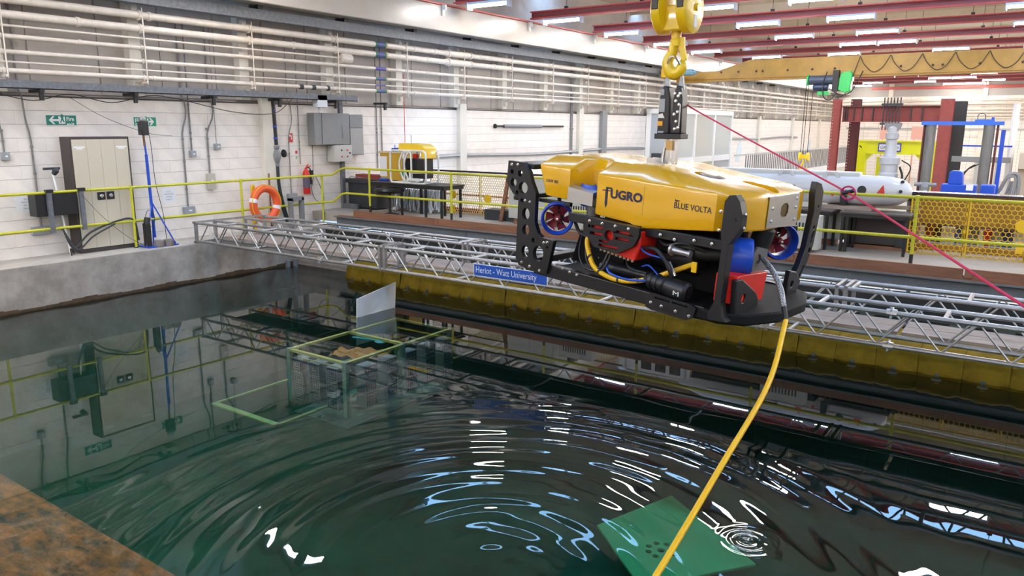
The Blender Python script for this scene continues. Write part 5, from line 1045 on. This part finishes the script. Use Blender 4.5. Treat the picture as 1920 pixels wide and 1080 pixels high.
# pump unit
pu = thing('pump_unit', 'blue hydraulic pump unit with a motor on top behind the ochre beam', 'pump', (-2.3, 22, 1.3))
MB().box(0, .76, 0, .5, .0, .33).build('tank', M_blue, pu, bevel=.02); MB().plate([(.14, .33), (.46, .33), (.43, .62), (.39, .66), (.19, .66), (.15, .62)], (), .35, sv).build('motor_cover', M_blue, pu, loc=(0, .2, 0), bevel=.02); MB().box(.85, 1.15, 0, .4, .0, .35).build('side_motor', M_blue, pu, bevel=.03); MB().box(.55, .7, -.02, 0, .2, .33).build('label_plate', M_paper, pu)
MB().lathe([(.08, 0), (.1, .2), (.06, .3)], (-.35, 0, .05), (0, 0, 1), 12).tube([(-.6, 0, .3), (-.1, 0, .3)], .05, 8).build('valve_block', M_grey, pu); MB().box(-.7, 1.3, -.1, .6, -1.9, 0).build('stand', M_dgrey, pu)
# small test rig
rg = thing('test_rig', 'light grey tensile test rig with a blue spindle between the press columns', 'rig', (-3.3, 34, FZ))
MB().box(.0, 1.9, -.1, .1, 2.35, 2.55).build('crosshead', M_grey, rg); MB().box(.3, 1.9, -.04, .04, 2.92, 2.98).build('upper_bar', M_blue, rg); MB().tube([(1.08, 0, 2.5), (1.18, 0, 4.0)], .05, 8).build('spindle', M_blue, rg)
for x in (.85, 1.5): MB().box(x-.06, x+.06, -.06, .06, 0, 2.35).build('leg', M_lgrey, rg)
MB().tube(bez([(.9, 0, 2.3), (.6, -.1, 2.1), (.3, -.1, 1.6), (-.1, -.1, 1.2)], 5), .03, 6).tube(bez([(.95, -.05, 2.3), (.5, -.1, 2.0), (0, -.1, 1.4)], 5), .02, 6).build('cable_drop', M_blackm, rg)
# beige cabin with a window at the far right
cbn = thing('beige_cabin', 'beige duct hood and cabin with a small window at the far right', 'cabin', (-1.4, 33, FZ))
MB().box(0.3, 6, 0, 3, 0, 2.7).build('cabin_wall', mat('cabin_beige', (.42, .33, .24), .5), cbn); MB().box(.3, 6, -.25, 0, 2.2, 2.75).build('fascia', mat('fascia_beige', (.55, .47, .37), .5), cbn); wn = MB().box(.75, 1.25, -.05, 0, 1.4, 1.95).build('window', M_paper, cbn); MB().box(.83, 1.17, -.06, -.05, 1.48, 1.87).build('pane', mat('pane_blue', (.03, .12, .28), .1), wn)
dp = tag(MB().tube([(0, 0, -1.6), (0, 0, 2.9)], .12, 12).lathe([(.14, 0), (.14, .3)], (0, 0, 2.05), (0, 0, 1), 12).build('white_downpipe', M_cwhite, loc=(-1.45, 34.5, 1.0)), 'white vertical pipe with a dark joint at the far right', 'pipe')
# glazed office against the left wall
of = thing('glazed_office', 'white two-storey glazed office box against the left wall behind the crane clamp', 'office', (WX+.03, 30.1, FZ))
MB().box(0, 1.27, 0, 7.0, 4.12, 4.32).build('roof', M_cwhite, of); MB().box(0, 1.2, .03, .10, 0, 2.2).build('end_panel', M_cwhite, of); MB().box(0, 1.25, 0, 7, 2.05, 2.3).build('mid_band', M_cwhite, of); MB().box(0, .2, 0.02, .1, 2.3, 4.12).build('end_jamb', M_cwhite, of)
MB().box(.2, 1.2, .06, .08, 2.3, 4.12).build('end_pane', mat('office_glass', (.42, .46, .50), .12), of); MB().box(.3, .95, .0, .06, 2.3, 2.5).build('desk_item', M_dgrey, of)
for k in range(4): MB().box(1.15, 1.27, 2.3*k-.05 if k else 0, 2.3*k+.09, 0, 4.12).build('mullion', M_cwhite, of)
pg = [mat('pane_olive', (.40, .38, .26), .12), mat('pane_pale', (.50, .48, .34), .12), mat('pane_grey', (.42, .43, .43), .12)]
for k in range(3):
    MB().box(1.19, 1.21, 2.3*k+.09, 2.3*k+2.25, 2.3, 4.12).build('pane', mat('pane_haze', (.48, .50, .48), .12), of); MB().box(1.19, 1.21, 2.3*k+.09, 2.3*k+2.25, .3, 2.05).build('pane', pg[k], of)
# gallery balustrade and yellow hook in the distance
gy = thing('gallery_rail', 'white gallery with a slatted balustrade in front of the left wall far away', 'balcony', (-11.4, 33, FZ))
MB().box(-.6, .0, 0, 26, 1.1, 1.35).build('gallery_slab', M_cwhite, gy); MB().box(-.04, .02, 0, 26, 2.35, 2.42).build('handrail', M_lgrey, gy); MB().box(-2.8, 0, 4.3, 26, .5, .6).build('lower_floor', M_cwhite, gy)
blm = MB().box(-.02, .02, -.03, .03, 1.35, 2.35).mesh('baluster', M_grey)
for k in range(80): link('baluster', blm, gy, loc=(0, .3*k+1.5, 0))
ch = thing('small_crane_hook', 'small yellow hook block on thin ropes in front of the far corner', 'hook', (-8.08, 31.3, 1.26))
MB().lathe([(.0, -.02), (.16, -.02), (.16, .06), (0, .06)], (-.16, 0, .62), (1, 0, 0), 16).lathe([(.0, -.02), (.16, -.02), (.16, .06), (0, .06)], (.14, 0, .62), (1, 0, 0), 16).box(-.16, .16, -.06, .06, .55, .7).build('sheaves', M_yel2, ch)
MB().tube(bez([(0, 0, .5), (-.02, 0, .38), (-.12, 0, .2), (-.05, 0, .05), (.1, 0, .06), (.14, 0, .2)], 5), .035, 8).build('hook', M_yel2, ch, smooth=True)
for x in (-.14, -.05, .12): MB().tube([(x, 0, .7), (x+.02, 0, 3.66)], .012, 5).build('rope', M_blackm, ch)
# wall details far down
for k, (y, lb) in enumerate(((41.5, 'scrap of sea-creature artwork on the far left wall, nearer one'), (56, 'scrap of artwork on the far left wall, farther one'))):
    t = tag(MB().plate([(0, 0), (.5, -.1), (.9, .5), (.7, 1.1), (.2, .8)], (), .01, lambda a, b, c: (WX+.02+c, a, b)).build('wall_print', mat('print_pale', (.62, .72, .78), .5), loc=(0, y, 1.2)), lb.replace('sea-creature ', 'pale blue '), 'print', 'pale prints on the far left wall')
for z, y0 in ((2.1, 14.9), (2.35, 38)):
    t = tag(MB().tube(bez([(0, 0, 0), (0, 3, .05), (0, 7, -.02), (0, 12, .06), (0, 15, 0)], 4), .05, 6).build('wall_cable_bundle', M_galv, loc=(WX+.08, y0, z)), 'grey cable bundle along the white wall, the %s stretch' % ('nearer' if y0 < 20 else 'farther'), 'cable')
t = tag(MB().box(0, 34, 0, .06, 0, .10).build('far_tray', M_galv, loc=(-13.5, 63.8, 2.9)), 'grey cable tray across the far end wall', 'tray')
struct(MB().box(-12, 22, 63.9, 64.05, 5.75, 5.95).build('trim_far_beam', M_strut))
